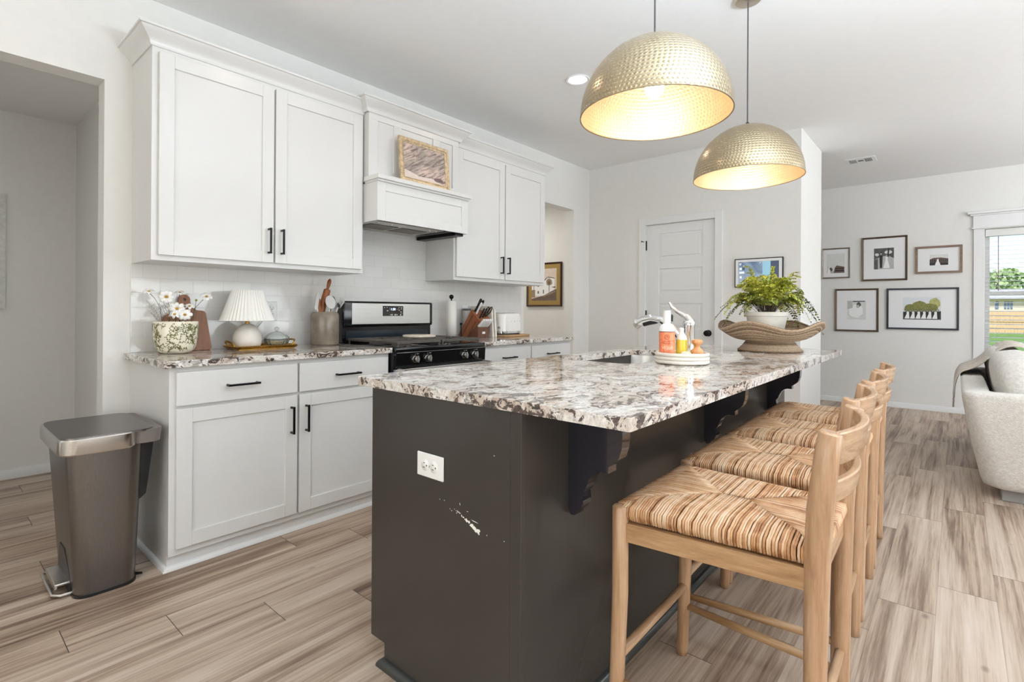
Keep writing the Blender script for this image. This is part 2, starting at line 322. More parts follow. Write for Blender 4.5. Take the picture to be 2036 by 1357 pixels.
# ---------------------------------------------------------------- mesh helpers
class MB:
    """collects shapes in one bmesh; build() links it as ONE mesh object"""
    def __init__(s): s.bm = bmesh.new(); s.mi = 0; s.uv = s.bm.loops.layers.uv.new('UVMap'); s.smooth = True
    def _fin(s, faces):
        for f in faces: f.material_index = s.mi; f.smooth = s.smooth
    def box(s, x0, x1, y0, y1, z0, z1, bev=0.0, seg=2, mat=None):
        vs = [s.bm.verts.new(Vector(p)) for p in ((x0, y0, z0), (x1, y0, z0), (x1, y1, z0), (x0, y1, z0), (x0, y0, z1), (x1, y0, z1), (x1, y1, z1), (x0, y1, z1))]
        fs = [s.bm.faces.new([vs[i] for i in q]) for q in ((0, 3, 2, 1), (4, 5, 6, 7), (0, 1, 5, 4), (1, 2, 6, 5), (2, 3, 7, 6), (3, 0, 4, 7))]
        s._fin(fs)
        if bev > 0:
            bev = min(bev, .49*min(abs(x1-x0), abs(y1-y0), abs(z1-z0)))
            es = list({e for f in fs for e in f.edges})
            r = bmesh.ops.bevel(s.bm, geom=es, offset=bev, segments=seg, affect='EDGES', profile=.5, clamp_overlap=True)
            s._fin(r['faces']); vs = list({v for f in r['faces'] for v in f.verts})
        if seg <= 2:
            for f in {f for v in vs for f in v.link_faces}: f.smooth = False
        if mat is not None:
            bmesh.ops.transform(s.bm, matrix=mat, verts=vs)
        return vs
    def poly_extrude(s, pts, vec):
        """pts: planar loop (3-D), extruded along vec"""
        vec = Vector(vec); a = [s.bm.verts.new(Vector(p)) for p in pts]; b = [s.bm.verts.new(Vector(p)+vec) for p in pts]
        fs = [s.bm.faces.new(list(reversed(a))), s.bm.faces.new(b)]
        n = len(pts)
        for i in range(n): fs.append(s.bm.faces.new((a[i], a[(i+1) % n], b[(i+1) % n], b[i])))
        s._fin(fs); bmesh.ops.recalc_face_normals(s.bm, faces=fs)
        return a+b
    def flat(s, pts):
        f = s.bm.faces.new([s.bm.verts.new(Vector(p)) for p in pts]); s._fin([f]); return f
    def tube(s, path, rad, seg=10, cap=True, closed=False, flat=1.0, upv=None):
        pts = [Vector(p) for p in path]; n = len(pts); rings = []
        rr = rad if hasattr(rad, '__len__') else [rad]*n
        prev = None
        for i, p in enumerate(pts):
            if closed: t = pts[(i+1) % n]-pts[i-1]
            else: t = pts[min(i+1, n-1)]-pts[max(i-1, 0)]
            if t.length < 1e-9: t = Vector((0, 0, 1))
            t.normalize()
            if upv is not None: a = Vector(upv) - t*t.dot(Vector(upv))
            elif prev is None: a = t.orthogonal()
            else: a = prev - t*t.dot(prev)
            if a.length < 1e-6: a = t.orthogonal()
            a.normalize(); prev = a; b = t.cross(a)
            rings.append([s.bm.verts.new(p + a*math.cos(2*PI*k/seg)*rr[i]*flat + b*math.sin(2*PI*k/seg)*rr[i]) for k in range(seg)])
        fs = []
        for i in range(n if closed else n-1):
            A, B_ = rings[i], rings[(i+1) % n]
            for k in range(seg): fs.append(s.bm.faces.new((A[k], A[(k+1) % seg], B_[(k+1) % seg], B_[k])))
        if cap and not closed:
            fs.append(s.bm.faces.new(list(reversed(rings[0])))); fs.append(s.bm.faces.new(rings[-1]))
        s._fin(fs); return [v for r_ in rings for v in r_]
    def lathe(s, prof, c=(0, 0, 0), seg=48, a0=0.0, mod=None, closed_profile=False, axis='z', sx=1.0, sy=1.0):
        """prof: list of (r, z). UV u runs round, v along the profile. mod(theta,i,r,z)->(r,z)"""
        L = [0.0]
        for i in range(1, len(prof)): L.append(L[-1]+math.hypot(prof[i][0]-prof[i-1][0], prof[i][1]-prof[i-1][1]))
        T = L[-1] or 1; c = Vector(c); rings = []
        for i, (r, z) in enumerate(prof):
            if r < 1e-6 and mod is None: rings.append([s.bm.verts.new(c+Vector((0, 0, z)))]); continue
            ring = []
            for k in range(seg):
                th = a0+2*PI*k/seg; rr, zz = (mod(th, i, r, z) if mod else (r, z))
                ring.append(s.bm.verts.new(c+Vector((rr*math.cos(th)*sx, rr*math.sin(th)*sy, zz))))
            rings.append(ring)
        fs = []
        for i in range(len(prof)-1):
            A, B_ = rings[i], rings[i+1]
            for k in range(seg):
                k2 = (k+1) % seg
                if len(A) == 1 and len(B_) == 1: continue
                if len(A) == 1: vs = [A[0], B_[k2], B_[k]]; uvs = [(.5, 0), ((k+1)/seg, L[i+1]/T), (k/seg, L[i+1]/T)]
                elif len(B_) == 1: vs = [A[k], A[k2], B_[0]]; uvs = [(k/seg, L[i]/T), ((k+1)/seg, L[i]/T), (.5, 1)]
                else: vs = [A[k], A[k2], B_[k2], B_[k]]; uvs = [(k/seg, L[i]/T), ((k+1)/seg, L[i]/T), ((k+1)/seg, L[i+1]/T), (k/seg, L[i+1]/T)]
                try: f = s.bm.faces.new(vs)
                except ValueError: continue
                for lp, q in zip(f.loops, uvs): lp[s.uv].uv = q
                fs.append(f)
        s._fin(fs); return [v for r_ in rings for v in r_]
    def cyl(s, p0, p1, r0, r1=None, seg=20):
        return s.tube([p0, p1], [r0, r0 if r1 is None else r1], seg)
    def ball(s, c, r, seg=16, rings=10, sz=1.0):
        return s.lathe([(r*math.sin(PI*i/rings), -r*sz*math.cos(PI*i/rings)) for i in range(rings+1)], c, seg)
    def plate(s, outer, holes, z0, z1):
        """flat slab with holes: loops of (x, y)"""
        def loop(pts, z): return [s.bm.verts.new((p[0], p[1], z)) for p in pts]
        allf = []; tops = [loop(l, z1) for l in [outer]+holes]; bots = [loop(l, z0) for l in [outer]+holes]
        for ls in (tops, bots):
            es = []
            for l in ls:
                for i in range(len(l)): es.append(s.bm.edges.new((l[i], l[(i+1) % len(l)])))
            r = bmesh.ops.triangle_fill(s.bm, edges=es, use_beauty=True, use_dissolve=False)
            allf += [g for g in r['geom'] if isinstance(g, bmesh.types.BMFace)]
        for a, b in zip(tops, bots):
            for i in range(len(a)): allf.append(s.bm.faces.new((a[i], b[i], b[(i+1) % len(a)], a[(i+1) % len(a)])))
        s._fin(allf); bmesh.ops.recalc_face_normals(s.bm, faces=allf)
    def molding(s, path, prof, closed=False, z=0.0):
        """profile (out, z) swept with mitres along a plan path (x, y); outward = to the right of travel"""
        n = len(path); P = [Vector((p[0], p[1])) for p in path]; dirs = []
        for i in range(n):
            def seg_n(a, b):
                d = (P[b]-P[a]).normalized(); return Vector((d.y, -d.x))
            if closed: n1 = seg_n(i-1, i); n2 = seg_n(i, (i+1) % n)
            else:
                n1 = seg_n(max(i-1, 0), max(i, 1)) if i > 0 else seg_n(0, 1)
                n2 = seg_n(i, i+1) if i < n-1 else n1
            mdir = (n1+n2); mdir.normalize(); mdir = mdir/max(.2, mdir.dot(n1)); dirs.append(mdir)
        rings = [[s.bm.verts.new((P[i].x+dirs[i].x*o, P[i].y+dirs[i].y*o, z+zz)) for (o, zz) in prof] for i in range(n)]
        fs = []; k = len(prof)
        for i in range(n if closed else n-1):
            A, B_ = rings[i], rings[(i+1) % n]
            for j in range(k): fs.append(s.bm.faces.new((A[j], A[(j+1) % k], B_[(j+1) % k], B_[j])))
        if not closed: fs.append(s.bm.faces.new(rings[0])); fs.append(s.bm.faces.new(list(reversed(rings[-1]))))
        s._fin(fs); bmesh.ops.recalc_face_normals(s.bm, faces=fs)
    def xform(s, mat, verts=None):
        bmesh.ops.transform(s.bm, matrix=mat, verts=verts or s.bm.verts[:])
    def build(s, name, mats, parent=None, sharp=35, world=True, subsurf=0, solid=0):
        if parent is not None and world:
            off = Vector(parent.get('_o', (0, 0, 0)))
            bmesh.ops.translate(s.bm, vec=-off, verts=s.bm.verts[:])
        ang = R(sharp)
        for e in s.bm.edges:
            if len(e.link_faces) == 2 and e.calc_face_angle(0) > ang: e.smooth = False
        me = bpy.data.meshes.new(name); s.bm.to_mesh(me); s.bm.free()
        for m_ in (mats if isinstance(mats, (list, tuple)) else [mats]): me.materials.append(m_)
        o = bpy.data.objects.new(name, me); COL.objects.link(o)
        if parent is not None:
            o.parent = parent
            if world and '_o' in parent: OFF[o.name] = tuple(parent['_o']); o['_o'] = parent['_o']
        if subsurf:
            md = o.modifiers.new('sub', 'SUBSURF'); md.levels = subsurf; md.render_levels = subsurf
        if solid:
            md = o.modifiers.new('thick', 'SOLIDIFY'); md.thickness = solid; md.offset = 0
        return o
OFF = {}
def meta(o, label=None, cat=None, group=None, kind=None):
    if label: o['label'] = label
    if cat: o['category'] = cat
    if group: o['group'] = group
    if kind: o['kind'] = kind
    return o
def thing(name, label, cat, loc=(0, 0, 0), rot=(0, 0, 0), group=None, kind=None):
    o = bpy.data.objects.new(name, None); COL.objects.link(o); o.location = loc; o.rotation_euler = rot
    o.empty_display_size = .05
    o['_o'] = tuple(loc); meta(o, label, cat, group, kind); return o
def struct(name, mb, mats, **kw):
    o = mb.build(name, mats, **kw)
    if o.parent is None: o['kind'] = 'structure'
    return o
def dup(root, loc=None, rot=None, label=None):
    c = root.copy(); COL.objects.link(c)
    def rec(a, b):
        for ch in list(a.children):
            d = ch.copy(); COL.objects.link(d); d.parent = b; rec(ch, d)
    rec(root, c)
    if loc is not None: c.location = loc
    if rot is not None: c.rotation_euler = rot
    if label: c['label'] = label
    return c
def frect(x0, x1, y0, y1, r=0.0, n=6):
    if r <= 0: return [(x0, y0), (x1, y0), (x1, y1), (x0, y1)]
    out = []
    for cx, cy, a in ((x1-r, y0+r, -90), (x1-r, y1-r, 0), (x0+r, y1-r, 90), (x0+r, y0+r, 180)):
        for k in range(n+1):
            t = R(a+90*k/n); out.append((cx+r*math.cos(t), cy+r*math.sin(t)))
    return out
def text(name, body, size, mat, parent, mtx, extrude=.0004, align='CENTER', shear=0.0, sp=1.0):
    cu = bpy.data.curves.new(name, 'FONT'); cu.body = body; cu.size = size; cu.extrude = extrude; cu.align_x = align; cu.align_y = 'CENTER'
    cu.shear = shear; cu.space_character = sp
    tmp = bpy.data.objects.new(name+'_tmp', cu); COL.objects.link(tmp)
    dg = bpy.context.evaluated_depsgraph_get(); me = bpy.data.meshes.new_from_object(tmp.evaluated_get(dg))
    bpy.data.objects.remove(tmp); me.name = name
    off = Vector(parent.get('_o', (0, 0, 0))) if parent is not None else Vector((0, 0, 0))
    me.transform(Matrix.Translation(-off) @ mtx); me.materials.clear(); me.materials.append(mat)
    o = bpy.data.objects.new(name, me); COL.objects.link(o)
    if parent is not None: o.parent = parent
    return o
def face_mtx(loc, normal):
    """text plane: normal direction given, text upright"""
    nz = Vector(normal).normalized(); upz = Vector((0, 0, 1)); x = upz.cross(nz).normalized(); y = nz.cross(x)
    mm = Matrix.Identity(4)
    for i in range(3): mm[i][0] = x[i]; mm[i][1] = y[i]; mm[i][2] = nz[i]
    mm.translation = Vector(loc); return mm
def rect_ring_z(mb, x0, x1, y0, y1, w, z0, z1): pass
# ================================================================= ROOM
YB, YL, XP, YP2 = 5.024, 7.748, 2.149, 5.905
XR_, YF = 7.25, -2.6
def wall_y(name, y0, y1, x0, x1, z0, z1, holes, mat=None):
    """wall lying along X, with rectangular holes (x0, x1, z0, z1)"""
    mb = MB(); mb.smooth = False; x = x0
    for (hx0, hx1, hz0, hz1) in holes:
        mb.box(x, hx0, y0, y1, z0, z1)
        if hz0 > z0: mb.box(hx0, hx1, y0, y1, z0, hz0)
        if hz1 < z1: mb.box(hx0, hx1, y0, y1, hz1, z1)
        x = hx1
    mb.box(x, x1, y0, y1, z0, z1)
    return struct(name, mb, mat or M['wall'])
def wall_x(name, x0, x1, y0, y1, z0, z1, holes, mat=None):
    mb = MB(); mb.smooth = False; y = y0
    for (hy0, hy1, hz0, hz1) in holes:
        mb.box(x0, x1, y, hy0, z0, z1)
        if hz0 > z0: mb.box(x0, x1, hy0, hy1, z0, hz0)
        if hz1 < z1: mb.box(x0, x1, hy0, hy1, hz1, z1)
        y = hy1
    mb.box(x0, x1, y, y1, z0, z1)
    return struct(name, mb, mat or M['wall'])
mb = MB(); mb.smooth = False; mb.box(-1.8, XR_+.1, YF-.1, YL+.15, -.1, 0); struct('floor', mb, M['floor'])
mb = MB(); mb.smooth = False; mb.box(-.12, XR_+.1, YF-.1, YL+.15, CEIL, CEIL+.1); mb.box(-1.8, -.12, YF-.1, YL+.15, 2.44, 2.54)
struct('ceiling', mb, M['ceiling'])
wall_x('wall_left', -.12, 0, YF, YL, 0, CEIL, [(-.45, .611, 0, 2.262), (3.86, 4.713, 0, 2.245)])
wall_x('wall_right', XR_, XR_+.1, YF, YL+.15, 0, CEIL, [])
wall_y('wall_front', YF-.1, YF, -1.8, XR_, 0, CEIL, [])
WN = [(3.409, 4.31), (4.45, 5.35), (5.49, 6.39)]
wall_y('wall_back', YL, YL+.15, -.12, XR_, 0, CEIL, [(a, b, .62, 2.072) for a, b in WN])
# pantry block with the door opening
mb = MB(); mb.smooth = False
mb.box(0, .7009, YB, YB+.11, 0, CEIL); mb.box(1.4176, XP, YB, YB+.11, 0, CEIL); mb.box(.7009, 1.4176, YB, YB+.11, 2.04, CEIL)
mb.box(XP-.11, XP, YB+.11, YP2, 0, CEIL); mb.box(0, XP-.11, YP2-.11, YP2, 0, CEIL)
struct('wall_pantry', mb, M['wall'])
# entry hall behind the left opening, passage behind the right one
mb = MB(); mb.smooth = False; mb.box(-1.72, -1.6, YF, .76, 0, 2.44); mb.box(-1.6, -.12, .76, .86, 0, 2.44); struct('wall_entry_hall', mb, M['wall'])
mb = MB(); mb.smooth = False; mb.box(-1.72, -.12, 4.95, 5.05, 0, 2.44); mb.box(-1.72, -1.6, 3.3, 4.95, 0, 2.44); mb.box(-1.6, -.12, 3.2, 3.3, 0, 2.44)
struct('wall_passage', mb, M['wall'])
def baseboard(name, path):
    mb = MB(); mb.molding(path, [(0, 0), (.013, 0), (.013, .056), (.009, .062), (0, .062)]); struct(name, mb, M['trim'])
baseboard('baseboard_back', [(XR_, YL), (-.0, YL)][::-1])
baseboard('baseboard_pantry', [(1.49, YB), (XP, YB), (XP, YP2), (0.1, YP2)])
baseboard('baseboard_pantry_left', [(0, 4.713), (0, YB), (.627, YB)])
baseboard('baseboard_left', [(-.12, .611), (0, .611), (0, .70)])
baseboard('baseboard_entry_hall', [(-1.6, YF), (-1.6, .76), (-.12, .76)])
baseboard('baseboard_passage', [(-1.6, 4.95), (-.12, 4.95)])
baseboard('baseboard_left_front', [(0, YF), (0, -.45), (-.12, -.45)])
baseboard('baseboard_right', [(XR_, YL), (XR_, YF)])

# ---- pantry door
d = MB(); dn = 'door_1'
dx0, dx1, dzt, yf = .7045, 1.4140, 2.036, YB+.012
d.box(dx0, dx1, yf+.009, yf+.036, .008, dzt, .001)
PX0, PX1 = .838, 1.292
PZ = [(1.683, 1.943), (1.329, 1.578), (.969, 1.222), (.612, .866), (.255, .508)]
zs = [.008]
for a, b in reversed(PZ): zs += [a, b]
zs.append(dzt)
d.box(dx0, PX0, yf, yf+.010, .008, dzt, .0015); d.box(PX1, dx1, yf, yf+.010, .008, dzt, .0015)
for i in range(0, len(zs), 2): d.box(PX0, PX1, yf, yf+.010, zs[i], zs[i+1], .0015)
for a, b in PZ: d.box(PX0+.026, PX1-.026, yf+.003, yf+.012, a+.026, b-.026, .0055, 2)
door = struct(dn, d, M['trim'])
def hinge(z):
    h = MB(); h.cyl((.699, YB-.004, z-.05), (.699, YB-.004, z+.05), .0065, seg=10); h.box(.692, .706, YB-.003, YB+.014, z-.05, z+.05)
    if z > 1.7: h.cyl((.699, YB-.004, z+.036), (.672, YB-.03, z+.042), .003); h.ball((.668, YB-.034, z+.043), .007)
    return h
for z in (1.828, 1.10, .30): hinge(z).build('hinge', M['black_metal'], door)
k = MB(); k.xform(Matrix.Identity(4)); k.lathe([(0, 0), (.031, 0), (.031, .006), (.012, .012), (.011, .03), (.022, .036), (.029, .048), (.027, .060), (.016, .067), (0, .068)], seg=28)
k.xform(Matrix.Translation((1.352, yf, .931)) @ Matrix.Rotation(R(90), 4, 'X')); k.build('door_knob', M['black_metal'], door)
k = MB(); k.box(1.4125, 1.4185, YB-.001, YB+.012, .90, .965, .0005); k.build('latch_plate', M['black_metal'], door)
t = MB()
t.box(.627, .7009, YB-.018, YB, 0, 2.11, .002); t.box(1.4176, 1.4885, YB-.018, YB, 0, 2.11, .002); t.box(.7009, 1.4176, YB-.018, YB, 2.04, 2.11, .002)
t.box(.700, .7035, YB, YB+.11, 0, 2.04); t.box(1.4150, 1.4180, YB, YB+.11, 0, 2.04); t.box(.70, 1.418, YB, YB+.11, 2.0375, 2.042)
struct('trim_1', t, M['trim'])

# ---- living room windows
tr = MB()
tr.box(3.317, 3.409, YL-.02, YL, .62, 2.078, .002)
for a, b in ((4.31, 4.45), (5.35, 5.49)): tr.box(a, b, YL-.02, YL, .62, 2.078, .002)
tr.box(6.39, 6.48, YL-.02, YL, .62, 2.078, .002)
tr.box(3.30, 6.50, YL-.034, YL, 2.078, 2.092, .004); tr.box(3.312, 6.49, YL-.022, YL, 2.092, 2.225, .002)
tr.box(3.285, 6.515, YL-.036, YL, 2.225, 2.243, .005); tr.box(3.262, 6.54, YL-.055, YL, 2.243, 2.272, .006)
tr.box(3.29, 6.51, YL-.05, YL, .595, .62, .005); tr.box(3.317, 6.48, YL-.02, YL, .50, .595, .002)
struct('trim_2', tr, M['trim'])
def make_window(i, a, b):
    w = MB(); w.smooth = False
    y0, y1 = YL+.085, YL+.13; zm = 1.36
    for (x0, x1, z0, z1) in ((a, a+.045, .62, 2.072), (b-.045, b, .62, 2.072), (a+.045, b-.045, .62, .665), (a+.045, b-.045, 2.027, 2.072), (a+.045, b-.045, zm-.022, zm+.022)):
        w.box(x0, x1, y0, y1, z0, z1, .003)
    o = struct('window_%d' % i, w, M['plastic_white'])
    g = MB(); g.smooth = False; g.box(a+.045, b-.045, YL+.105, YL+.109, .665, zm-.022); g.box(a+.045, b-.045, YL+.105, YL+.109, zm+.022, 2.027)
    g.build('glass_pane', M['glass'], o)
for i, (a, b) in enumerate(WN): make_window(i+1, a, b)
M['blind'] = plain('blind_slat_white', rgb(232, 231, 227), .45)
M['wand'] = plain('blind_wand', rgb(150, 128, 150), .2)
def make_blind(a, b, label):
    t = thing('window_blind', label, 'blind', (a, YL+.045, 2.07), group=None)
    h = MB(); h.box(a+.006, b-.006, YL+.010, YL+.07, 1.99, 2.068, .003); h.build('headrail', M['blind'], t)
    s = MB(); s.box(a+.008, b-.008, YL+.018, YL+.066, .63, .648, .003); s.build('bottom_rail', M['blind'], t)
    n = 28; sl = None
    for q in range(n):
        z = 1.975-.0478*q
        if z < .66: break
        if sl is None:
            m0 = MB(); m0.box(a+.009, b-.009, -.024, .024, -.0015, .0015); m0.xform(Matrix.Translation((0, YL+.042, z)) @ Matrix.Rotation(R(7), 4, 'X'))
            sl = m0.build('slat', M['blind'], t); base = z
        else:
            c = sl.copy(); COL.objects.link(c); c.parent = t; c.location = (0, 0, z-base)
    for x in (a+.085, b-.085):
        l = MB(); l.box(x, x+.0016, YL+.017, YL+.0185, .63, 1.99); l.build('ladder_cord', M['blind'], t)
    w = MB(); w.cyl((a+.11, YL+.004, 1.99), (a+.112, YL+.003, 1.42), .0038, seg=8); w.cyl((a+.112, YL+.003, 1.42), (a+.112, YL+.003, 1.385), .0055, .004, seg=8)
    w.build('tilt_wand', M['wand'], t)
make_blind(*WN[0], 'white slatted blind with its tilt wand, in the window beside the framed photos')
make_blind(*WN[1], 'white slatted blind in the middle one of the three living room windows')
make_blind(*WN[2], 'white slatted blind in the living room window furthest from the framed photos')

# ---- ceiling can light and air vent
t = thing('recessed_light', 'round recessed ceiling light glowing beside the larger brass pendant', 'light', (1.185, 2.99, CEIL))
m_ = MB(); m_.lathe([(.062, -.001), (.078, -.001), (.082, -.006), (.078, -.010), (.066, -.008), (.062, -.003)], (1.185, 2.99, CEIL), 40); m_.build('trim_ring', M['plastic_white'], t)
M['can_lens'] = emit('can_lens_glow', (1, .96, .9), 9.0)
m_ = MB(); m_.lathe([(0, -.004), (.064, -.004), (.064, -.001), (0, -.001)], (1.185, 2.99, CEIL), 32); m_.build('lens', M['can_lens'], t)
t = thing('ceiling_vent', 'white rectangular air vent with dark slots on the ceiling', 'vent', (2.41, 6.46, CEIL))
m_ = MB(); vx0, vx1, vy0, vy1 = 2.285, 2.540, 6.37, 6.60
m_.box(vx0, vx1, vy0, vy1, CEIL-.008, CEIL, .003); m_.build('grille', M['plastic_white'], t)
m_ = MB()
for i in range(5): m_.box(vx0+.025+i*.013, vx0+.031+i*.013, vy0+.05, vy1-.05, CEIL-.0095, CEIL-.007)
for i in range(5): m_.box(vx1-.095+i*.013, vx1-.088+i*.013, vy0+.05, vy1-.05, CEIL-.0095, CEIL-.007)
for i in range(4): m_.box(vx0+.10, vx1-.108, vy0+.085+i*.014, vy0+.091+i*.014, CEIL-.0095, CEIL-.007)
m_.build('slots', plain('vent_shadow_slot', rgb(96, 94, 96), .8), t)

# ================================================================= OUTSIDE
M['lawn'] = plain('lawn_grass', rgb(112, 148, 66), .95, noise=.25, nscale=3, bump=.8, bscale=60)
m_ = MB(); m_.smooth = False; m_.box(-12, 40, YL+.2, 90, -.4, -.25); meta(m_.build('lawn', M['lawn']), 'wide green lawn seen through the window blind', 'lawn', kind='stuff')
M['fence'] = wood('fence_boards', rgb(176, 140, 104), rgb(208, 172, 132), rgb(224, 192, 156), 'z', .6, .7)
m_ = MB(); m_.smooth = False
for i in range(110): m_.box(2+.16*i, 2.15+.16*i, 51+.01*(i % 2), 51.03+.01*(i % 2), -.25, 1.32)
f_ = thing('garden_fence', 'tan wooden board fence at the end of the lawn outside the window', 'fence', (10, 51, -.25))
m_.build('boards', M['fence'], f_)
for q in (.1, .55, 1.0):
    m_ = MB(); m_.box(2, 19.6, 50.95, 51.0, q, q+.09); m_.build('rail', M['fence'], f_)
h_ = thing('neighbouring_house', 'low tan house with a pale grey roof behind the board fence', 'house', (11, 60, -.25))
m_ = MB(); m_.smooth = False; m_.box(1, 19, 60, 68, -.25, 2.38); m_.build('wall', plain('tan_siding', rgb(222, 204, 184), .8), h_)
m_ = MB(); m_.smooth = False; m_.poly_extrude([(.6, 59.5, 2.36), (.6, 68.5, 2.36), (.6, 64, 3.35)], (18.8, 0, 0)); m_.build('roof', plain('grey_roof', rgb(190, 190, 196), .8, noise=.1, nscale=4), h_)
for x, w in ((5.68, .22), (6.24, .14), (6.43, .14), (6.62, .14), (9.5, .8)):
    m_ = MB(); m_.box(x, x+w, 59.96, 60.02, 1.5, 2.16, .02); m_.build('window', plain('far_window_glass', rgb(96, 120, 150), .15), h_)
for i, (x, y, s_, lb) in enumerate(((5.4, 76, 1.18, 'leafy green tree behind the low tan house, left one seen in the blind'), (15.8, 80, 1.2, 'leafy green tree behind the low tan house, further right than its neighbour'))):
    t = thing('garden_tree', lb, 'tree', (x, y, -.25)); rr = random.Random(i)
    m_ = MB(); m_.tube([(x, y, -.225), (x+.1, y, 1.2), (x, y, 2.4)], [.25, .2, .12], 8); m_.build('trunk', plain('bark', rgb(90, 74, 58), .9), t)
    m_ = MB()
    for q in range(1500):
        a, b = rr.uniform(0, 2*PI), rr.uniform(-.9, 1); rad = rr.uniform(.75, 1.05)
        c = Vector((x+3.6*s_*rad*math.cos(a)*math.sqrt(1-b*b*.8), y+2.6*s_*rad*math.sin(a)*math.sqrt(1-b*b*.8), 3.1*s_+1.9*s_*b*rad))
        r_ = rr.uniform(.10, .26); e = Euler((rr.uniform(0, 6), rr.uniform(0, 6), 0)).to_matrix()
        m_.flat([c+e@Vector((r_*math.cos(k*PI/3), r_*math.sin(k*PI/3), 0)) for k in range(6)])
    m_.ball((x, y, 3.1*s_), 2.0*s_, 14, 8, .8)
    m_.build('crown', mk_leaf('tree_leaf_%d' % i, rgb(104, 132, 82), rgb(140, 164, 108), rgb(178, 196, 140)), t)
# ================================================================= KITCHEN CABINETS
Y0, YR0, YR1, Y3 = .7225, 1.8569, 2.6338, 3.755
def shaker(mb, xf, y0, y1, z0, z1, fw_=.062, th=.02, rec=.009):
    """door on a +X facing cabinet, back at xf"""
    b = .0015
    mb.box(xf, xf+th-rec, y0+.01, y1-.01, z0+.01, z1-.01)
    mb.box(xf, xf+th, y0, y0+fw_, z0, z1, b); mb.box(xf, xf+th, y1-fw_, y1, z0, z1, b)
    mb.box(xf, xf+th, y0+fw_, y1-fw_, z0, z0+fw_, b); mb.box(xf, xf+th, y0+fw_, y1-fw_, z1-fw_, z1, b)
def pull(xf, y, z, L=.14, vertical=True, parent=None):
    h = MB(); s = .0048
    if vertical:
        h.box(xf+.026, xf+.036, y-s, y+s, z-L/2, z+L/2, .0012)
        for q in (-1, 1): h.box(xf, xf+.028, y-s, y+s, z+q*(L/2-.006)-s, z+q*(L/2-.006)+s, .001)
    else:
        h.box(xf+.026, xf+.036, y-L/2, y+L/2, z-s, z+s, .0012)
        for q in (-1, 1): h.box(xf, xf+.028, y+q*(L/2-.006)-s, y+q*(L/2-.006)+s, z-s, z+s, .001)
    return h.build('handle', M['black_metal'], parent)
W_ = M['cab']
CROWN = [(0, 0), (.006, 0), (.010, .008), (.012, .014), (.014, .022), (.024, .034), (.042, .052), (.052, .062), (.056, .068), (.064, .070), (.064, .080), (0, .080)]
# ---- upper cabinets
def upper(name, label, y0, y1, doors, crown_path, end_left):
    t = thing(name, label, 'cabinet', (0, (y0+y1)/2, 1.3667))
    b = MB(); b.box(.001, .3244, y0, y1, 1.3667, 2.372, .001)
    b.build('body', W_, t)
    c = MB(); c.molding(crown_path, CROWN, z=2.368); c.build('crown_moulding', W_, t)
    for (a, e, hy) in doors:
        dm = MB(); shaker(dm, .3254, a, e, 1.392, 2.345); dd = dm.build('door', W_, t); pull(.3454, hy, 1.508, .138, True, dd)
    return t
xe = .3244
upper('upper_cabinet', 'white two-door wall cabinet above the flower pot and lamp', Y0+.002, YR0-.001, [(.750, 1.286, 1.258), (1.296, 1.838, 1.328)],
      [(.001, Y0+.002), (xe, Y0+.002), (xe, YR0-.001)], True)
upper('upper_cabinet', 'white two-door wall cabinet right of the range hood, above the knife block', YR1+.001, Y3-.004, [(2.650, 3.187, 3.140), (3.198, 3.734, 3.222)],
      [(xe, YR1+.001), (xe, Y3-.004), (.001, Y3-.004)], False)
# ---- hood cover
t = thing('range_hood', 'white panelled hood cover with mantel shelf above the stove', 'range hood', (0, 2.245, 1.69))
b = MB(); hx = .379
b.box(.001, hx-.008, YR0+.004, YR1-.004, 1.955, 2.405)
b.box(hx-.009, hx, YR0+.004, YR1-.004, 2.342, 2.405, .001)
for a, e in ((YR0+.004, 1.928), (2.051, 2.113), (2.386, 2.454), (2.571, YR1-.004)): b.box(hx-.009, hx, a, e, 2.03, 2.342, .001)
b.box(hx-.009, hx, YR0+.004, YR1-.004, 1.955, 2.03, .001)
b.build('chimney_panel', W_, t)
c = MB(); c.molding([(.33, YR0-.006), (hx, YR0-.006), (hx, YR1+.006), (.33, YR1+.006)], [(o*1.05, z) for o, z in CROWN], z=2.381); c.build('crown_moulding', W_, t)
b = MB(); b.box(.347, .505, YR0-.012, YR1+.012, 1.945, 1.972, .003); b.box(.347, .492, YR0-.004, YR1+.004, 1.932, 1.946, .004)
b.box(.001, .35, YR0+.002, YR1-.002, 1.945, 1.960); b.build('mantel_shelf', W_, t)
b = MB(); yb0, yb1, zb0, zb1, xb = YR0+.002, YR1-.002, 1.692, 1.934, .478
b.box(xb-.012, xb-.007, yb0+.01, yb1-.01, zb0+.01, zb1-.01)
b.box(xb-.012, xb, yb0, yb0+.06, zb0, zb1, .0015); b.box(xb-.012, xb, yb1-.06, yb1, zb0, zb1, .0015)
b.box(xb-.012, xb, yb0+.06, yb1-.06, zb0, zb0+.05, .0015); b.box(xb-.012, xb, yb0+.06, yb1-.06, zb1-.055, zb1, .0015)
b.box(.001, xb-.011, yb0, yb0+.018, zb0, zb1); b.box(.001, xb-.011, yb1-.018, yb1, zb0, zb1); b.box(.001, xb-.011, yb0+.018, yb1-.018, 1.80, 1.93)
b.build('hood_box', W_, t)
b = MB(); b.box(.01, .455, yb0+.02, yb1-.10, 1.712, 1.80); b.build('liner', M['black_metal'], t)
b = MB(); b.box(.06, .40, yb0+.03, yb1-.16, 1.700, 1.714, .003); ln = b.build('vent_insert', M['nickel'], t)
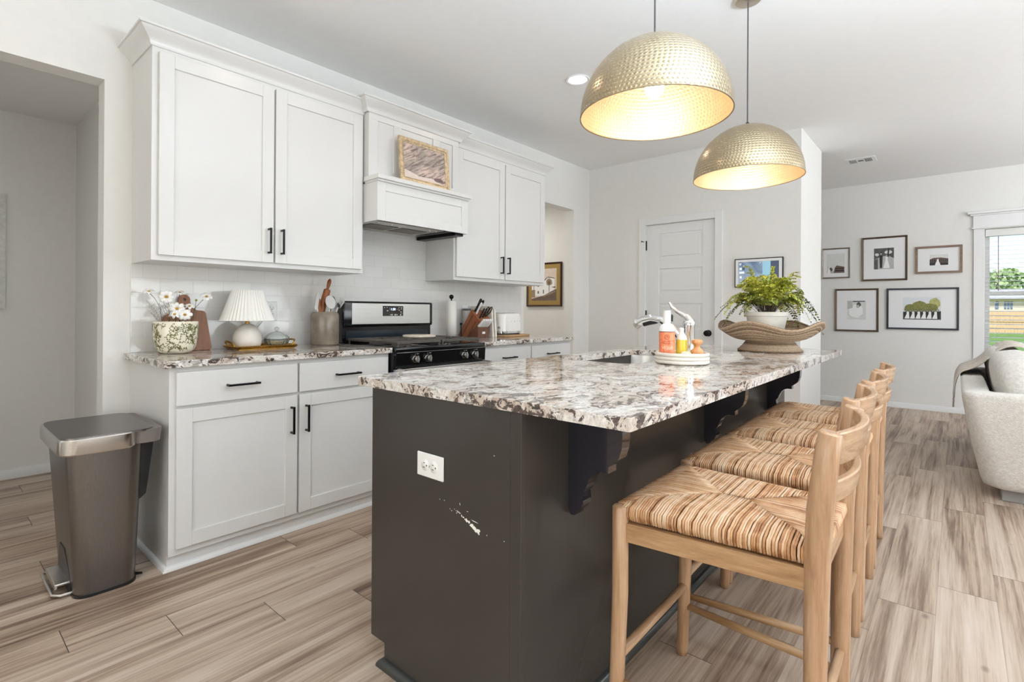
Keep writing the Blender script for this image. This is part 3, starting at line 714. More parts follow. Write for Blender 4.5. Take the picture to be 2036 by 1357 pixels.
def mk_mesh():
    n = NT('hood_filter_mesh'); co = n.coord(); x, y, z = n.sep(co)
    a = n.math('SINE', n.math('MULTIPLY', n.math('ADD', x, y), 900)); b_ = n.math('SINE', n.math('MULTIPLY', n.math('SUBTRACT', x, y), 900))
    n.set(n.ramp(n.math('MULTIPLY', a, b_), [(.0, rgb(70, 62, 54)), (.5, rgb(150, 138, 122))]), .4, .8); return n.m
fm = mk_mesh()
for (a, e) in ((yb0+.08, yb0+.30), (yb0+.33, yb0+.55)):
    b = MB(); b.box(.11, .29, a, e, 1.6975, 1.7005, .001); b.build('filter', fm, ln)
for yy in (yb0+.10, yb0+.2, yb0+.52, yb0+.58):
    b = MB(); b.ball((.35, yy, 1.699), .006, 8, 5); b.build('screw', M['chrome'], ln)
b = MB(); b.box(.02, .45, yb1-.10, yb1-.019, 1.675, 1.70, .002); b.build('switch_bracket', M['black_metal'], t)
# ---- base cabinets
def base_cab(label, y0, y1, dr, doors, left_end):
    t = thing('base_cabinet', label, 'cabinet', (0, (y0+y1)/2, 0)); xf = .6055
    b = MB(); b.box(.001, xf, y0, y1, .066, .8835, .001)
    b.build('body', W_, t)
    k = MB(); k.box(.001, xf-.022, y0+.0005, y1, 0, .0665); k.build('toe_kick', W_, t)
    k = MB(); pth = [(.001, y0+.001), (xf-.022, y0+.001), (xf-.022, y1)] if left_end else [(xf-.022, y0), (xf-.022, y1), (.001, y1)]
    k.molding(pth, [(0, 0), (.017, 0), (.016, .006), (.012, .013), (.006, .018), (0, .020)]); k.build('shoe_moulding', M['trim'], t)
    for (a, e) in dr:
        q = MB(); q.box(xf+.001, xf+.021, a, e, .716, .862, .002); dd = q.build('drawer', W_, t); pull(xf+.021, (a+e)/2, .788, .143, False, dd)
    for (a, e, hy) in doors:
        q = MB(); shaker(q, xf+.001, a, e, .098, .702); dd = q.build('door', W_, t); pull(xf+.021, hy, .580, .138, True, dd)
base_cab('white base cabinet of two drawers and two doors beside the trash can', Y0, YR0-.003, [(.746, 1.285), (1.296, 1.838)], [(.746, 1.285, 1.252), (1.296, 1.838, 1.330)], True)
base_cab('white base cabinet right of the stove, under the toaster and knives', YR1+.003, Y3, [(2.652, 3.190), (3.201, 3.738)], [(2.652, 3.190, 3.157), (3.201, 3.738, 3.235)], False)
for lb, a, e in (('granite countertop left of the stove, under the flower pot, lamp and crock', .6928, YR0-.001), ('granite countertop right of the stove, under the toaster', YR1+.001, 3.7783)):
    b = MB(); b.box(.0085, .6443, a, e, .884, .914, .003, 2); meta(b.build('countertop', M['granite']), lb, 'countertop')
b = MB(); b.smooth = False; b.box(.0005, .0082, .7235, 3.80, .8842, 1.3665); b.box(.0005, .0082, YR0, YR1, 1.3665, 1.80); b.box(.0005, .0082, YR0, YR1, .5, .88)
b.box(.0005, .0095, .7205, .7235, .914, 1.3665); b.box(.0005, .0095, 3.80, 3.803, .914, 1.3665)
meta(b.build('tile_backsplash', M['tile']), 'white subway tile backsplash between counters and wall cabinets', 'backsplash')

# ================================================================= RANGE
t = thing('gas_range', 'black and stainless gas range with four front knobs', 'stove', (.33, 2.245, 0)); ya, yb_ = YR0+.006, YR1-.006; yc = (ya+yb_)/2
b = MB(); b.box(.02, .64, ya, yb_, .02, .90, .004); b.build('body', M['black_enamel'], t)
b = MB(); b.box(.02, .665, ya, yb_, .882, .915, .006, 3); b.build('cooktop', M['black_enamel'], t)
b = MB(); b.poly_extrude([(.64, ya+.002, .88), (.668, ya+.002, .88), (.662, ya+.002, .793), (.64, ya+.002, .793)], (0, yb_-ya-.004, 0)); b.build('control_panel', M['black_enamel'], t)
b = MB(); b.box(.655, .6665, ya+.01, yb_-.01, .8795, .8825, .001); b.build('trim_strip', M['chrome'], t)
for y in (2.006, 2.104, 2.420, 2.517):
    b = MB(); b.lathe([(0, 0), (.022, 0), (.022, .004), (.019, .006), (.018, .026), (.015, .029), (0, .029)], seg=28); b.box(-.005, .005, -.021, .021, .018, .036, .002)
    b.xform(Matrix.Translation((.666, y, .838)) @ Matrix.Rotation(R(86), 4, 'Y') @ Matrix.Rotation(R(90), 4, 'Z')); b.build('knob', plain('knob_dark_steel', (.33, .32, .30), .32, 1.0), t)
mk = plain('printed_marks', rgb(210, 210, 205), .5)
cp_ = [o for o in t.children if o.name.startswith('control_panel')][0]
for y in (2.006, 2.104, 2.420, 2.517):
    b = MB(); b.box(.6672, .6680, y-.001, y+.001, .866, .872); b.box(.6665, .6672, y-.026, y-.022, .838, .841); b.box(.6676, .6684, y+.010, y+.028, .8690, .8712); b.build('knob_marks', mk, cp_)

b = MB(); b.box(.64, .672, ya, yb_, .17, .785, .005); dr = b.build('oven_door', M['steel'], t)
b = MB(); b.box(.671, .674, ya+.10, yb_-.10, .30, .66, .001); b.build('oven_window', M['black_enamel'], dr)
b = MB(); b.cyl((.725, ya+.01, .774), (.725, yb_-.01, .774), .011, seg=16); b.build('oven_handle', M['steel'], dr)
for q in (ya+.008, yb_-.030):
    b = MB(); b.box(.670, .738, q, q+.024, .756, .792, .003); b.build('handle_bracket', M['nickel'], dr)
b = MB(); b.box(.64, .668, ya, yb_, .03, .165, .004); b.build('storage_drawer', M['steel'], t)
# backguard
b = MB(); b.box(.014, .075, ya, yb_, .915, 1.03, .004); b.build('backguard', M['black_enamel'], t)
b = MB(); b.box(.076, .080, ya+.03, yb_-.03, .935, .995, .001); b.build('backguard_glass', plain('blue_black_glass', (.018, .026, .034), .08), t)
b = MB()
for v_ in (b.box(.014, .098, ya-.002, yb_+.004, 1.022, 1.197, .014, 4),): pass
hd_ = b.build('control_head', M['black_enamel'], t)
b = MB(); b.box(.098, .1005, 1.925, 2.600, 1.040, 1.183, .0015); sp = b.build('stainless_panel', M['steel'], hd_)
b = MB(); b.box(.1005, .1020, 2.168, 2.346, 1.095, 1.167, .0008); b.mi = 1
for (y, z, w, h) in ((2.180, 1.155, .006, .005), (2.199, 1.156, .012, .002), (2.202, 1.133, .012, .006), (2.224, 1.152, .008, .003), (2.224, 1.142, .010, .002), (2.286, 1.142, .010, .002), (2.303, 1.156, .010, .003), (2.322, 1.156, .016, .003),
                     (2.303, 1.146, .005, .004), (2.325, 1.146, .008, .006), (2.305, 1.136, .009, .006), (2.320, 1.124, .010, .007), (2.318, 1.104, .010, .008), (2.228, 1.104, .006, .005), (2.240, 1.104, .013, .009), (2.268, 1.104, .014, .009), (2.288, 1.104, .006, .006), (2.322, 1.114, .018, .0015)):
    b.box(.102, .1024, y, y+w, z-h/2, z+h/2)
dsp = b.build('display', [plain('display_glass', (.012, .010, .010), .12), plain('display_print', rgb(196, 190, 180), .5)], hd_)
M['clock'] = emit('clock_digits', (.62, .78, 1.0), 2.6)
text('clock_digits', '1:50', .024, M['clock'], dsp, face_mtx((.1022, 2.256, 1.143), (1, 0, 0)))
# burners and grates
for (x, y, r_) in ((.24, 2.03, .035), (.50, 2.03, .045), (.24, 2.46, .04), (.50, 2.46, .035)):
    b = MB(); b.lathe([(r_+.02, 0), (r_+.018, .006), (r_, .008), (r_, .016), (0, .018)], (x, y, .915), 24); b.build('burner_cap', M['iron'], t)
for (a, e) in ((1.893, 2.238), (2.250, 2.600)):
    b = MB(); x0, x1, zt = .10, .640, .948; w = .006
    for (p, q, r_, s_) in ((x0, x1, a, a+.030), (x0, x1, e-.030, e), (x0, x0+.034, a+.03, e-.03), (x1-.034, x1, a+.03, e-.03), (.352, .390, a+.03, e-.03)): b.box(p, q, r_, s_, .932, zt, .003)
    ym = (a+e)/2
    for xm in (.235, .505):
        for k in range(8):
            an = k*PI/4; c_, s_ = math.cos(an), math.sin(an); L2 = min((.13 if abs(c_) > .01 else 9)/max(abs(c_), .01), (.165)/max(abs(s_), .01))
            b.tube([(xm+c_*.028, ym+s_*.028, zt-.008), (xm+c_*L2, ym+s_*L2, zt-.008)], .0080, 4, flat=1.0, upv=(0, 0, 1))
    for xx in (x0+.008, x1-.008):
        for yy in (a+.009, e-.009): b.cyl((xx, yy, .915), (xx, yy, .934), .006)
    b.build('grate', M['iron'], t)
meta_t = MB(); meta_t.lathe([(0, 0), (.112, 0), (.117, .004), (.117, .012), (.112, .016), (0, .016)], (.30, 2.335, .9485), 40)
meta(meta_t.build('trivet', M['pale_wood']), 'round pale wooden trivet lying on the stove grates', 'trivet')

# ================================================================= ISLAND
ix0, ix1, iy0, iy1 = 1.6414, 2.6542, .9818, 3.6278
sx0, sx1, sy0, sy1 = 1.735, 2.135, 1.985, 2.80
b = MB()
def eased(mb, outer, holes):
    mb.plate(outer, holes, .884, .914)
hole = frect(sx0, sx1, sy0, sy1, .09, 8)
eased(b, frect(ix0, ix1, iy0, iy1, .006, 3), [list(reversed(hole))])
ct = b.build('island_countertop', M['granite'])
md = ct.modifiers.new('ease', 'BEVEL'); md.width = .003; md.segments = 2; md.limit_method = 'ANGLE'; md.angle_limit = R(40)
meta(ct, 'speckled granite worktop of the dark kitchen island', 'countertop')
t = thing('kitchen_island', 'charcoal painted kitchen island with scuffed end panel and corbels', 'island', ((1.7124+2.35)/2, 2.3, 0))
bx0, bx1, by0, by1 = 1.7124, 2.350, .9917, 3.60
b = MB(); b.smooth = False
b.poly_extrude([(bx0, by0+.012, .071), (bx0, by0+.012, .8835), (bx1-.031, by0+.012, .8835), (bx1-.031, by0+.012, 0), (bx0+.0745, by0+.012, 0), (bx0+.0745, by0+.012, .071)], (0, .012, 0))
b.box(bx0, bx0+.018, by0+.025, by1-.02, .071, .8835); b.box(bx1-.03, bx1, by0+.02, by1-.02, 0, .8835); b.box(bx0, bx1, by1-.02, by1, .071, .8835); b.box(bx0+.0745, bx0+.09, by0+.02, by1, 0, .08)
b.box(bx0+.018, bx1-.03, by0+.025, by1-.02, .071, .09)
b.build('body', M['island'], t)
b = MB(); zc = .071
pts = [(bx0+.006, zc), (bx0+.006, .8835), (2.3150, .8835), (2.3150, 0), (bx0+.0745, 0), (bx0+.0745, zc)]
b.poly_extrude([(x, by0, z) for x, z in pts], (0, .0115, 0))
ep = b.build('end_panel', M['island'], t)
b = MB(); b.box(2.3155, bx1+.0015, by0-.001, by0+.020, 0, .8835, .0015); b.build('corner_post', M['island'], t)
b = MB(); b.box(bx0, bx0+.005, by0+.001, by0+.013, zc, .8835); b.build('edge_strip', M['island'], t)
# paint chips: bare spots in the painted end panel
M['chip'] = plain('bare_chipped_primer', rgb(238, 236, 230), .7)
b = MB(); rr = random.Random(3)
CH = [0]
def chip(x, z, w, h, ang):
    CH[0] += 1; n_ = 9; c_, s_ = math.cos(ang), math.sin(ang); p = []
    for k in range(n_):
        a = 2*PI*k/n_; r1 = rr.uniform(.7, 1.15); u, v = w*math.cos(a)*r1, h*math.sin(a)*r1
        p.append((x+u*c_-v*s_, by0-.0004-.00001*CH[0], z+u*s_+v*c_))
    b.flat(p)
for k in range(44):
    f = (k/43)**.8; x = 2.112+f*.093+rr.uniform(-.003, .003); z = .583-.037*f; sz_ = .0009+.0030*f*rr.uniform(.25, 1.25)
    chip(x, z+rr.uniform(-.0045, .0035)*(.4+f), sz_*1.3, sz_, R(rr.uniform(-60, 10)))
chip(2.2, .5455, .0075, .0035, R(-22)); chip(2.184, .5515, .010, .003, R(-20)); chip(2.190, .569, .014, .0012, R(-6)); chip(2.162, .589, .003, .001, 0); chip(2.132, .602, .0012, .004, R(12))
for (x, z) in ((2.049, .5955), (2.068, .5965), (2.092, .5785), (2.099, .5755), (1.985, .66), (2.26, .7595), (2.296, .547), (2.235, .545), (2.12, .574)): chip(x, z, .0016, .0012, 0)
b.build('paint_chips', M['chip'], ep)
b = MB(); b.molding([(bx0+.0745, by1-.05), (bx0+.0745, by0), (bx1, by0), (bx1, by1-.0)], [(0, 0), (.020, 0), (.019, .009), (.014, .017), (.006, .022), (0, .023)])
b.build('shoe_moulding', plain('island_shoe_paint', rgb(58, 60, 58), .22), t)
prof = [(0, .8835), (.190, .8835)]
for a in range(0, 91, 10): prof.append((.150+.040*math.cos(R(a*.9)), .800+.0-.055*math.sin(R(a))+ (0)))
prof = [(0, .8835), (.156, .8835), (.165, .850), (.168, .815), (.166, .780), (.158, .755), (.150, .744), (.127, .726), (.127, .709), (.104, .709), (.090, .704), (.074, .690), (.064, .672), (.057, .652), (.046, .640), (.048, .628), (.050, .612), (.042, .596), (.028, .584), (.022, .572), (.008, .572), (0, .590)]
def smooth_prof(p):
    return p
for yk in (1.199, 2.228, 3.205):
    b = MB(); b.poly_extrude([(bx1+x, yk, z) for x, z in prof], (0, .042, 0)); b.build('corbel', M['corbel'], t, sharp=40)
# outlet on the island end
def outlet(label, mtx, horizontal=False):
    t = thing('wall_outlet', label, 'outlet', mtx.translation[:], mtx.to_euler())
    b = MB(); b.box(-.035, .035, -.0575, .0575, 0, .006, .003); b.build('cover_plate', M['plastic_white'], t, world=False)
    for s_ in (-1, 1):
        b = MB(); b.lathe([(0, .0085), (.0155, .0085), (.017, .006), (.017, .005)], (0, s_*.0195, 0), 24); rc = b.build('receptacle', M['plastic_white'], t, world=False)
        b = MB(); b.box(-.0075, -.0055, s_*.0195-.001, s_*.0195+.0075, .0080, .0088); b.box(.0055, .0075, s_*.0195-.001, s_*.0195+.006, .0080, .0088); b.lathe([(0, .0088), (.0024, .0088), (.0024, .008)], (0, s_*.0195-.0085, 0), 10)
        b.build('slots', M['slot'], rc, world=False)
    b = MB(); b.lathe([(0, .0072), (.003, .0068), (.003, .006)], (0, 0, 0), 10); b.build('screw', M['nickel'], t, world=False)
    return t
mm = face_mtx((2.010, by0-.0005, .6835), (0, -1, 0)) @ Matrix.Rotation(R(90), 4, 'Z') @ Matrix.Diagonal((1.16, 1.06, 1, 1))
mm = face_mtx((2.010, by0-.0005, .6835), (0, -1, 0)) @ Matrix.Rotation(R(90), 4, 'Z')
outlet('white double outlet on the dark end panel of the island', mm)
outlet('white wall outlet on the tiles behind the pleated lamp', face_mtx((.0085, 1.426, 1.128), (1, 0, 0)))
outlet('white wall outlet on the tiles behind the knife block', face_mtx((.0085, 3.060, 1.128), (1, 0, 0)))
t = thing('light_switch', 'white rocker light switch on the narrow wall end behind the fern', 'switch', (XP, 5.50, 1.133))
b = MB(); b.box(XP, XP+.005, 5.46, 5.53, 1.076, 1.191, .002); b.build('cover_plate', M['plastic_white'], t)
b = MB(); b.box(XP+.005, XP+.009, 5.478, 5.512, 1.100, 1.167, .002); b.build('rocker', M['plastic_white'], t)
# sink
t = thing('kitchen_sink', 'stainless steel undermount sink sunk in the island worktop', 'sink', ((sx0+sx1)/2, (sy0+sy1)/2, .70))
b = MB(); lo = frect(sx0-.012, sx1+.012, sy0-.012, sy1+.012, .10, 8); ln_ = len(lo); cx0, cy0 = (sx0+sx1)/2, (sy0+sy1)/2
levels = [(1.04, .8835), (1.0, .8835), (.995, .872), (.985, .74), (.95, .705), (.85, .69), (.12, .684)]
rings = []
for s_, z in levels: rings.append([b.bm.verts.new((cx0+(x-cx0)*s_, cy0+(y-cy0)*(s_ if s_ < .98 or s_ > 1 else s_), z)) for x, y in lo])
for A, B_ in zip(rings, rings[1:]):
    for k in range(ln_): b._fin([b.bm.faces.new((A[k], B_[k], B_[(k+1) % ln_], A[(k+1) % ln_]))])
b._fin([b.bm.faces.new(rings[-1])]); b.build('basin', M['basin'], t)
b = MB(); b.lathe([(.0, .004), (.02, .004), (.04, .006), (.045, .003), (.045, 0)], (cx0, cy0, .684), 24); b.build('drain', M['chrome'], t)
# faucet
t = thing('kitchen_faucet', 'chrome single-lever kitchen faucet behind the marble tray', 'faucet', (2.215, 2.40, .914)); fx, fy = 2.212, 2.40
b = MB(); b.lathe([(.030, 0), (.031, .006), (.027, .012), (.0255, .03), (.0255, .150), (.027, .158), (.0275, .172), (.024, .182), (.0, .186)], (fx, fy, .914), 36); b.build('faucet_body', M['chrome'], t)
b = MB(); b.tube([(fx-.015, fy, .985), (fx-.055, fy, 1.030), (fx-.095, fy, 1.072), (fx-.14, fy, 1.099), (fx-.19, fy, 1.106), (fx-.235, fy, 1.097), (fx-.268, fy, 1.078)], [.017, .017, .0165, .0175, .019, .0205, .0215], 20); sp_ = b.build('spout', M['chrome'], t)
b = MB(); b.tube([(fx-.160, fy, 1.088), (fx-.200, fy, 1.084), (fx-.232, fy, 1.074)], [.010, .014, .012], 12); b.build('spray_button', M['black_plastic'], sp_)
b = MB(); b.tube([(fx-.258, fy, 1.078), (fx-.276, fy, 1.062)], [.0205, .0185], 20); b.build('spray_head', M['nickel'], sp_)
b = MB(); b.tube([(fx+.012, fy, 1.088), (fx-.004, fy, 1.108), (fx-.030, fy, 1.124), (fx-.060, fy, 1.140), (fx-.084, fy, 1.158), (fx-.098, fy, 1.182)], [.017, .0165, .0120, .0085, .0095, .0055], 16, flat=1.0); b.build('lever_handle', M['chrome'], t)
b = MB(); b.tube([(fx-.088, fy, 1.090), (fx-.088, fy, 1.116), (fx-.082, fy, 1.120)], [.008, .009, .007], 12); b.build('diverter_button', M['black_plastic'], sp_)
# ================================================================= ON THE LEFT COUNTER
ZC = .9145
# ---- patterned pot with flowers
pc = Vector((.190, .868, ZC))
t = thing('flower_pot', 'cream glazed pot with a green vine pattern on the left end of the counter', 'plant pot', pc[:])
prof = [(0, 0), (.052, 0), (.064, .004), (.080, .018), (.090, .040), (.096, .075), (.0975, .110), (.098, .157), (.0965, .160), (.094, .157), (.092, .120), (.088, .05), (.06, .02), (0, .018)]
def prof_r(z):
    for (r0, z0), (r1, z1) in zip(prof[1:8], prof[2:9]):
        if z0 <= z <= z1 and z1 > z0: return r0+(r1-r0)*(z-z0)/(z1-z0)
    return .097
b = MB(); b.lathe(prof, pc, 64)
rr = random.Random(11); used = []
def onpot(th, z, d=.0006):
    r_ = prof_r(z)+d; return pc+Vector((r_*math.cos(th), r_*math.sin(th), z))
def leaf(th, z, ang, L, W):
    pts = []
    for k in range(8):
        a = 2*PI*k/8; u = L*math.cos(a)*.5+L*.5; v = W*math.sin(a)*.5*(1-.25*math.cos(a))
        dth = (u*math.cos(ang)-v*math.sin(ang))/.095; dz = u*math.sin(ang)+v*math.cos(ang)
        zz = z+dz
        if zz < .006 or zz > .156: return
        pts.append(onpot(th+dth, zz, .0009))
    b.mi = 2; b.flat(pts)
def vine(th, z, ang, n, depth):
    path = [onpot(th, z)]; ths = [(th, z, ang)]
    for k in range(n):
        ang += rr.uniform(-.35, .35); th += .0065*math.cos(ang)/.095; z += .0065*math.sin(ang)
        if not .008 < z < .154: break
        path.append(onpot(th, z)); ths.append((th, z, ang))
    if len(path) > 1: b.mi = 1; b.tube(path, .00065, 4, cap=False)
    for k, (a, c, g) in enumerate(ths[1:], 1):
        if depth == 0 or k % 2 == 0:
            sd = 1 if k % 2 else -1
            leaf(a, c, g+sd*.8, .0075+rr.uniform(0, .0022), .0036)
        if depth > 0 and k % 3 == 1: vine(a, c, g+(1 if (k//3) % 2 else -1)*rr.uniform(.7, 1.1), rr.randint(3, 6), depth-1)
for q in range(60):
    vine(2*PI*q/60+rr.uniform(-.04, .04), (.012, .085, .045, .12)[q % 4]+rr.uniform(-.01, .01), rr.uniform(.5, 2.6), 9, 1)
b.mi = 0
b.build('pot', [M['cream_pot'], M['vine'], M['vine_leaf']], t)
b = MB(); b.lathe([(0, .148), (.05, .150), (.0925, .146), (.0925, .12), (0, .12)], pc, 24); b.build('moss', M['soil'], t)
fl = thing('flower_bunch', 'white daisy-like flowers with yellow centres standing in the vine-patterned pot', 'flowers', (pc.x, pc.y, pc.z+.147))
view = Vector((3.17, 0, 1.138))
def flower(c, face, r_, n=8, droop=0.0, seed=0):
    r_ *= 1.14
    rr = random.Random(seed); f = Vector(face).normalized(); a = f.orthogonal().normalized(); d = f.cross(a)
    b = MB()
    for k in range(n):
        th = 2*PI*k/n+rr.uniform(-.12, .12); L = r_*rr.uniform(.88, 1.08); W = L*.29
        dirv = a*math.cos(th)+d*math.sin(th); sd = f.cross(dirv); rows = []
        for i in range(5):
            u = i/4; w = W*(.35, .75, 1.0, .95, .45)[i]; lift = f*(.010*math.sin(u*PI)*.5 - droop*u*u)
            cc = Vector(c)+dirv*(L*(.12+.88*u))+lift
            rows.append([b.bm.verts.new(cc+sd*w*q+f*(.0015*(abs(q))*math.sin(u*PI))) for q in (-1, -.4, .4, 1)])
        fs = []
        for A, B_ in zip(rows, rows[1:]):
            for j in range(3): fs.append(b.bm.faces.new((A[j], A[j+1], B_[j+1], B_[j])))
        b._fin(fs)
    o = b.build('flower', M['petal'], fl, solid=.0006)
    b = MB(); b.ball(Vector(c)+f*.003, r_*.22, 12, 8, .7); b.build('flower_centre', M['pollen'], o)
toV = lambda c: (view-Vector(c)).normalized()
base_pts = []
FL = [((.20, .823, 1.197), .031, 8, 0, 0.0), ((.225, .862, 1.139), .030, 8, 0, .002), ((.24, .892, 1.108), .028, 8, .25, .004), ((.23, .850, 1.110), .022, 7, .7, .004),
      ((.17, .757, 1.221), .024, 7, 2, .0), ((.165, .892, 1.219), .020, 7, 2.2, .0), ((.18, 1.010, 1.203), .026, 8, 1.2, .0), ((.20, .925, 1.150), .022, 7, 1.6, .0), ((.215, .875, 1.128), .022, 7, .4, .003)]
for i, (c, r_, n, tilt, dr) in enumerate(FL):
    f = toV(c)*1.0+Vector((0, 0, 1))*tilt*.9
    flower(c, f, r_, n, dr, i)
    q0 = Vector((pc.x+rnd.uniform(-.03, .04), pc.y+(c[1]-pc.y)*.45+rnd.uniform(-.01, .01), pc.z+.14)); c2 = Vector(c)-f.normalized()*.004
    mid = (q0+c2)/2+Vector((0, (c[1]-pc.y)*-.16, .01))
    b = MB(); b.tube([q0, (q0*2+mid*2)/4+Vector((0, 0, .004)), mid, (mid+c2)/2+Vector((0, .002, .006)), c2], [.0014, .0013, .0012, .0011, .0016], 6); b.build('stem', M['stem'] if i < 4 else M['stem_dark'], fl)
b = MB(); b.ball((.18, .962, 1.183), .0062, 12, 8); b.build('bud', M['bud'], fl)
b = MB(); b.tube([(.185, .93, 1.06), (.182, .955, 1.12), (.18, .961, 1.178)], .0012, 6); b.build('stem', M['stem'], fl)
b = MB(); rr = random.Random(5)
for q in range(20):
    y0_ = rr.uniform(.80, .93); z0_ = 1.06; x0_ = rr.uniform(.14, .25); top = Vector((x0_+rr.uniform(-.02, .02), y0_+(y0_-.868)*.5-.01, z0_+rr.uniform(.03, .12)))
    p0 = Vector((x0_, y0_, z0_)); b.tube([p0, (p0+top)/2+Vector((0, 0, .004)), top], .0006, 4, cap=False)
    for k in range(7):
        u = .2+.8*k/7; c = p0.lerp(top, u); s_ = 1 if k % 2 else -1
        b.tube([c, c+Vector((.004, s_*.010, .008)), c+Vector((.004, s_*.015, .019))], .00045, 3, cap=False)
b.build('feathery_foliage', M['stem'], fl)
# ---- cutting board leaning on the tiles
t = thing('cutting_board', 'dark brown wooden cutting board with a holed handle leaning behind the flower pot', 'cutting board', (.0, .952, ZC), (0, R(4.2), 0))
t.location = (.062, .952, ZC); t.rotation_euler = (0, R(-7.5), 0)
o_ = []
def arc(cx, cz, r_, a0, a1, n=8): return [(cx+r_*math.cos(R(a0+(a1-a0)*k/n)), cz+r_*math.sin(R(a0+(a1-a0)*k/n))) for k in range(n+1)]
o_ += arc(.112, .012, .012, -90, 8, 4); o_ += arc(.082, .195, .020, 12, 85, 5); o_ += [(.055, .218), (.040, .232), (.031, .248)]
o_ += arc(0, .273, .0285, -15, 195, 14); o_ += [(-.031, .248), (-.040, .228), (-.056, .206)]; o_ += arc(-.078, .170, .024, 110, 172, 5); o_ += arc(-.112, .012, .012, 172, 270, 4)
b = MB(); b.plate(o_, [list(reversed(arc(0, .274, .0075, 0, 337.5, 15)))], -.009, .009)
b.xform(Matrix(((0, 0, 1, 0), (1, 0, 0, 0), (0, 1, 0, 0), (0, 0, 0, 1))))
b.build('board', M['walnut'], t, world=False)
# ---- lamp on gold tray
t = thing('decorative_tray', 'antique gold tray with loop handles under the small lamp', 'tray', (.15, 1.305, ZC))
tx0, tx1, ty0, ty1 = .070, .240, 1.150, 1.460
b = MB(); b.box(tx0, tx1, ty0, ty1, ZC, ZC+.006, .002); b.build('tray_base', M['gold'], t)
b = MB(); rimp = [(tx0, ty0), (tx1, ty0), (tx1, ty1), (tx0, ty1)]
b.molding(rimp, [(-.004, 0), (.006, .004), (.014, .016), (.011, .018), (.0, .007)], closed=True, z=ZC+.002)
for (p, q) in zip(rimp, rimp[1:]+rimp[:1]):
    P_, Q_ = Vector(p), Vector(q); L = (Q_-P_).length; n_ = int(L/.009); nrm = Vector(((Q_-P_).y, -(Q_-P_).x)).normalized()
    for k in range(n_): c = P_.lerp(Q_, (k+.5)/n_)+nrm*.0125; b.ball((c.x, c.y, ZC+.0195), .0032, 6, 4)
b.build('beaded_rim', M['gold'], t)
for s_, y in ((-1, ty0-.004), (1, ty1+.004)):
    b = MB(); b.tube([(.110, y, ZC+.012), (.108, y+s_*.012, ZC+.034), (.128, y+s_*.022, ZC+.044), (.155, y+s_*.024, ZC+.046), (.182, y+s_*.022, ZC+.044), (.202, y+s_*.012, ZC+.034), (.200, y, ZC+.012)], [.005, .005, .0055, .006, .0055, .005, .005], 10); b.build('loop_handle', M['gold'], t)
lx, ly, lz = .150, 1.230, ZC+.0065
t = thing('table_lamp', 'small pale stone table lamp with a white pleated shade', 'lamp', (lx, ly, lz))
b = MB(); b.lathe([(0, 0), (.058, 0), (.066, .006), (.073, .025), (.075, .045), (.071, .073), (.060, .100), (.044, .120), (.026, .133), (.010, .138), (0, .139)], (lx, ly, lz), 40); b.build('lamp_base', M['alabaster'], t)
b = MB(); b.lathe([(0, .136), (.012, .136), (.012, .142), (.008, .145), (.008, .168), (.011, .170), (.011, .176), (0, .178)], (lx, ly, lz), 20); b.build('brass_neck', M['gold'], t)
NPL = 44
b = MB(); zs_ = [(.136+0, 1.074), (.126, 1.102), (.110, 1.146), (.094, 1.195), (.079, 1.243)]
def pleat(th, i, r_, z): return (r_*(1+.026*(1 if int(round(th/(2*PI)*NPL*2)) % 2 else -1)), z)
b.smooth = False; b.lathe(zs_, (lx, ly, 0), NPL*2, mod=pleat); b.build('lamp_shade', M['shade'], t, solid=.0012)
b = MB(); b.tube([(lx-.006, ly, 1.09), (lx-.006, ly, 1.13), (lx-.006, ly+.0, 1.15)], .014, 10); b.tube([(lx-.077, ly, 1.242), (lx+.077, ly, 1.242)], .0012, 5); b.tube([(lx, ly, 1.08), (lx, ly, 1.242)], .002, 6)
b.build('bulb_holder', M['gold'], t)
b = MB(); b.tube([(lx-.05, ly+.03, ZC+.03), (.035, ly+.09, ZC+.10), (.018, 1.39, 1.09), (.02, 1.425, 1.108)], .0026, 6); b.build('power_cord', plain('clear_grey_cord', rgb(160, 158, 150), .3), t)
t = thing('glass_candy_dish', 'round cut-glass lidded dish on the gold tray, right of the lamp', 'dish', (.142, 1.400, lz)); gx, gy = .142, 1.400
b = MB(); cut = lambda th, i, r_, z: (r_*(1+.022*math.cos(th*18+i*.9)), z)
b.lathe([(.03, 0), (.045, .004), (.062, .018), (.069, .036), (.066, .036), (.058, .020), (.04, .008), (.02, .006)], (gx, gy, lz), 72, mod=cut); b.build('bowl', M['glass_cut'], t)
b = MB(); b.lathe([(.068, .038), (.066, .052), (.052, .068), (.030, .080), (.010, .085), (.006, .088)], (gx, gy, lz), 72, mod=lambda th, i, r_, z: (r_*(1+.022*math.cos(th*18-i*.9)), z)); ld = b.build('lid', M['glass_cut'], t, solid=.003)
b = MB(); b.lathe([(.006, .086), (.005, .092), (.012, .098), (.013, .106), (.008, .113), (0, .115)], (gx, gy, lz), 20); b.build('knob', M['glass_cut'], ld)
b = MB(); rr = random.Random(9)
for q in range(26): b.ball((gx+rr.uniform(-.032, .032), gy+rr.uniform(-.032, .032), lz+rr.uniform(.012, .026)), .008, 8, 5)
meta(b.build('wrapped_sweets', plain('pale_yellow_sweets', rgb(226, 214, 160), .5)), 'pale yellow sweets seen through the glass of the lidded dish', 'sweets', kind='stuff')
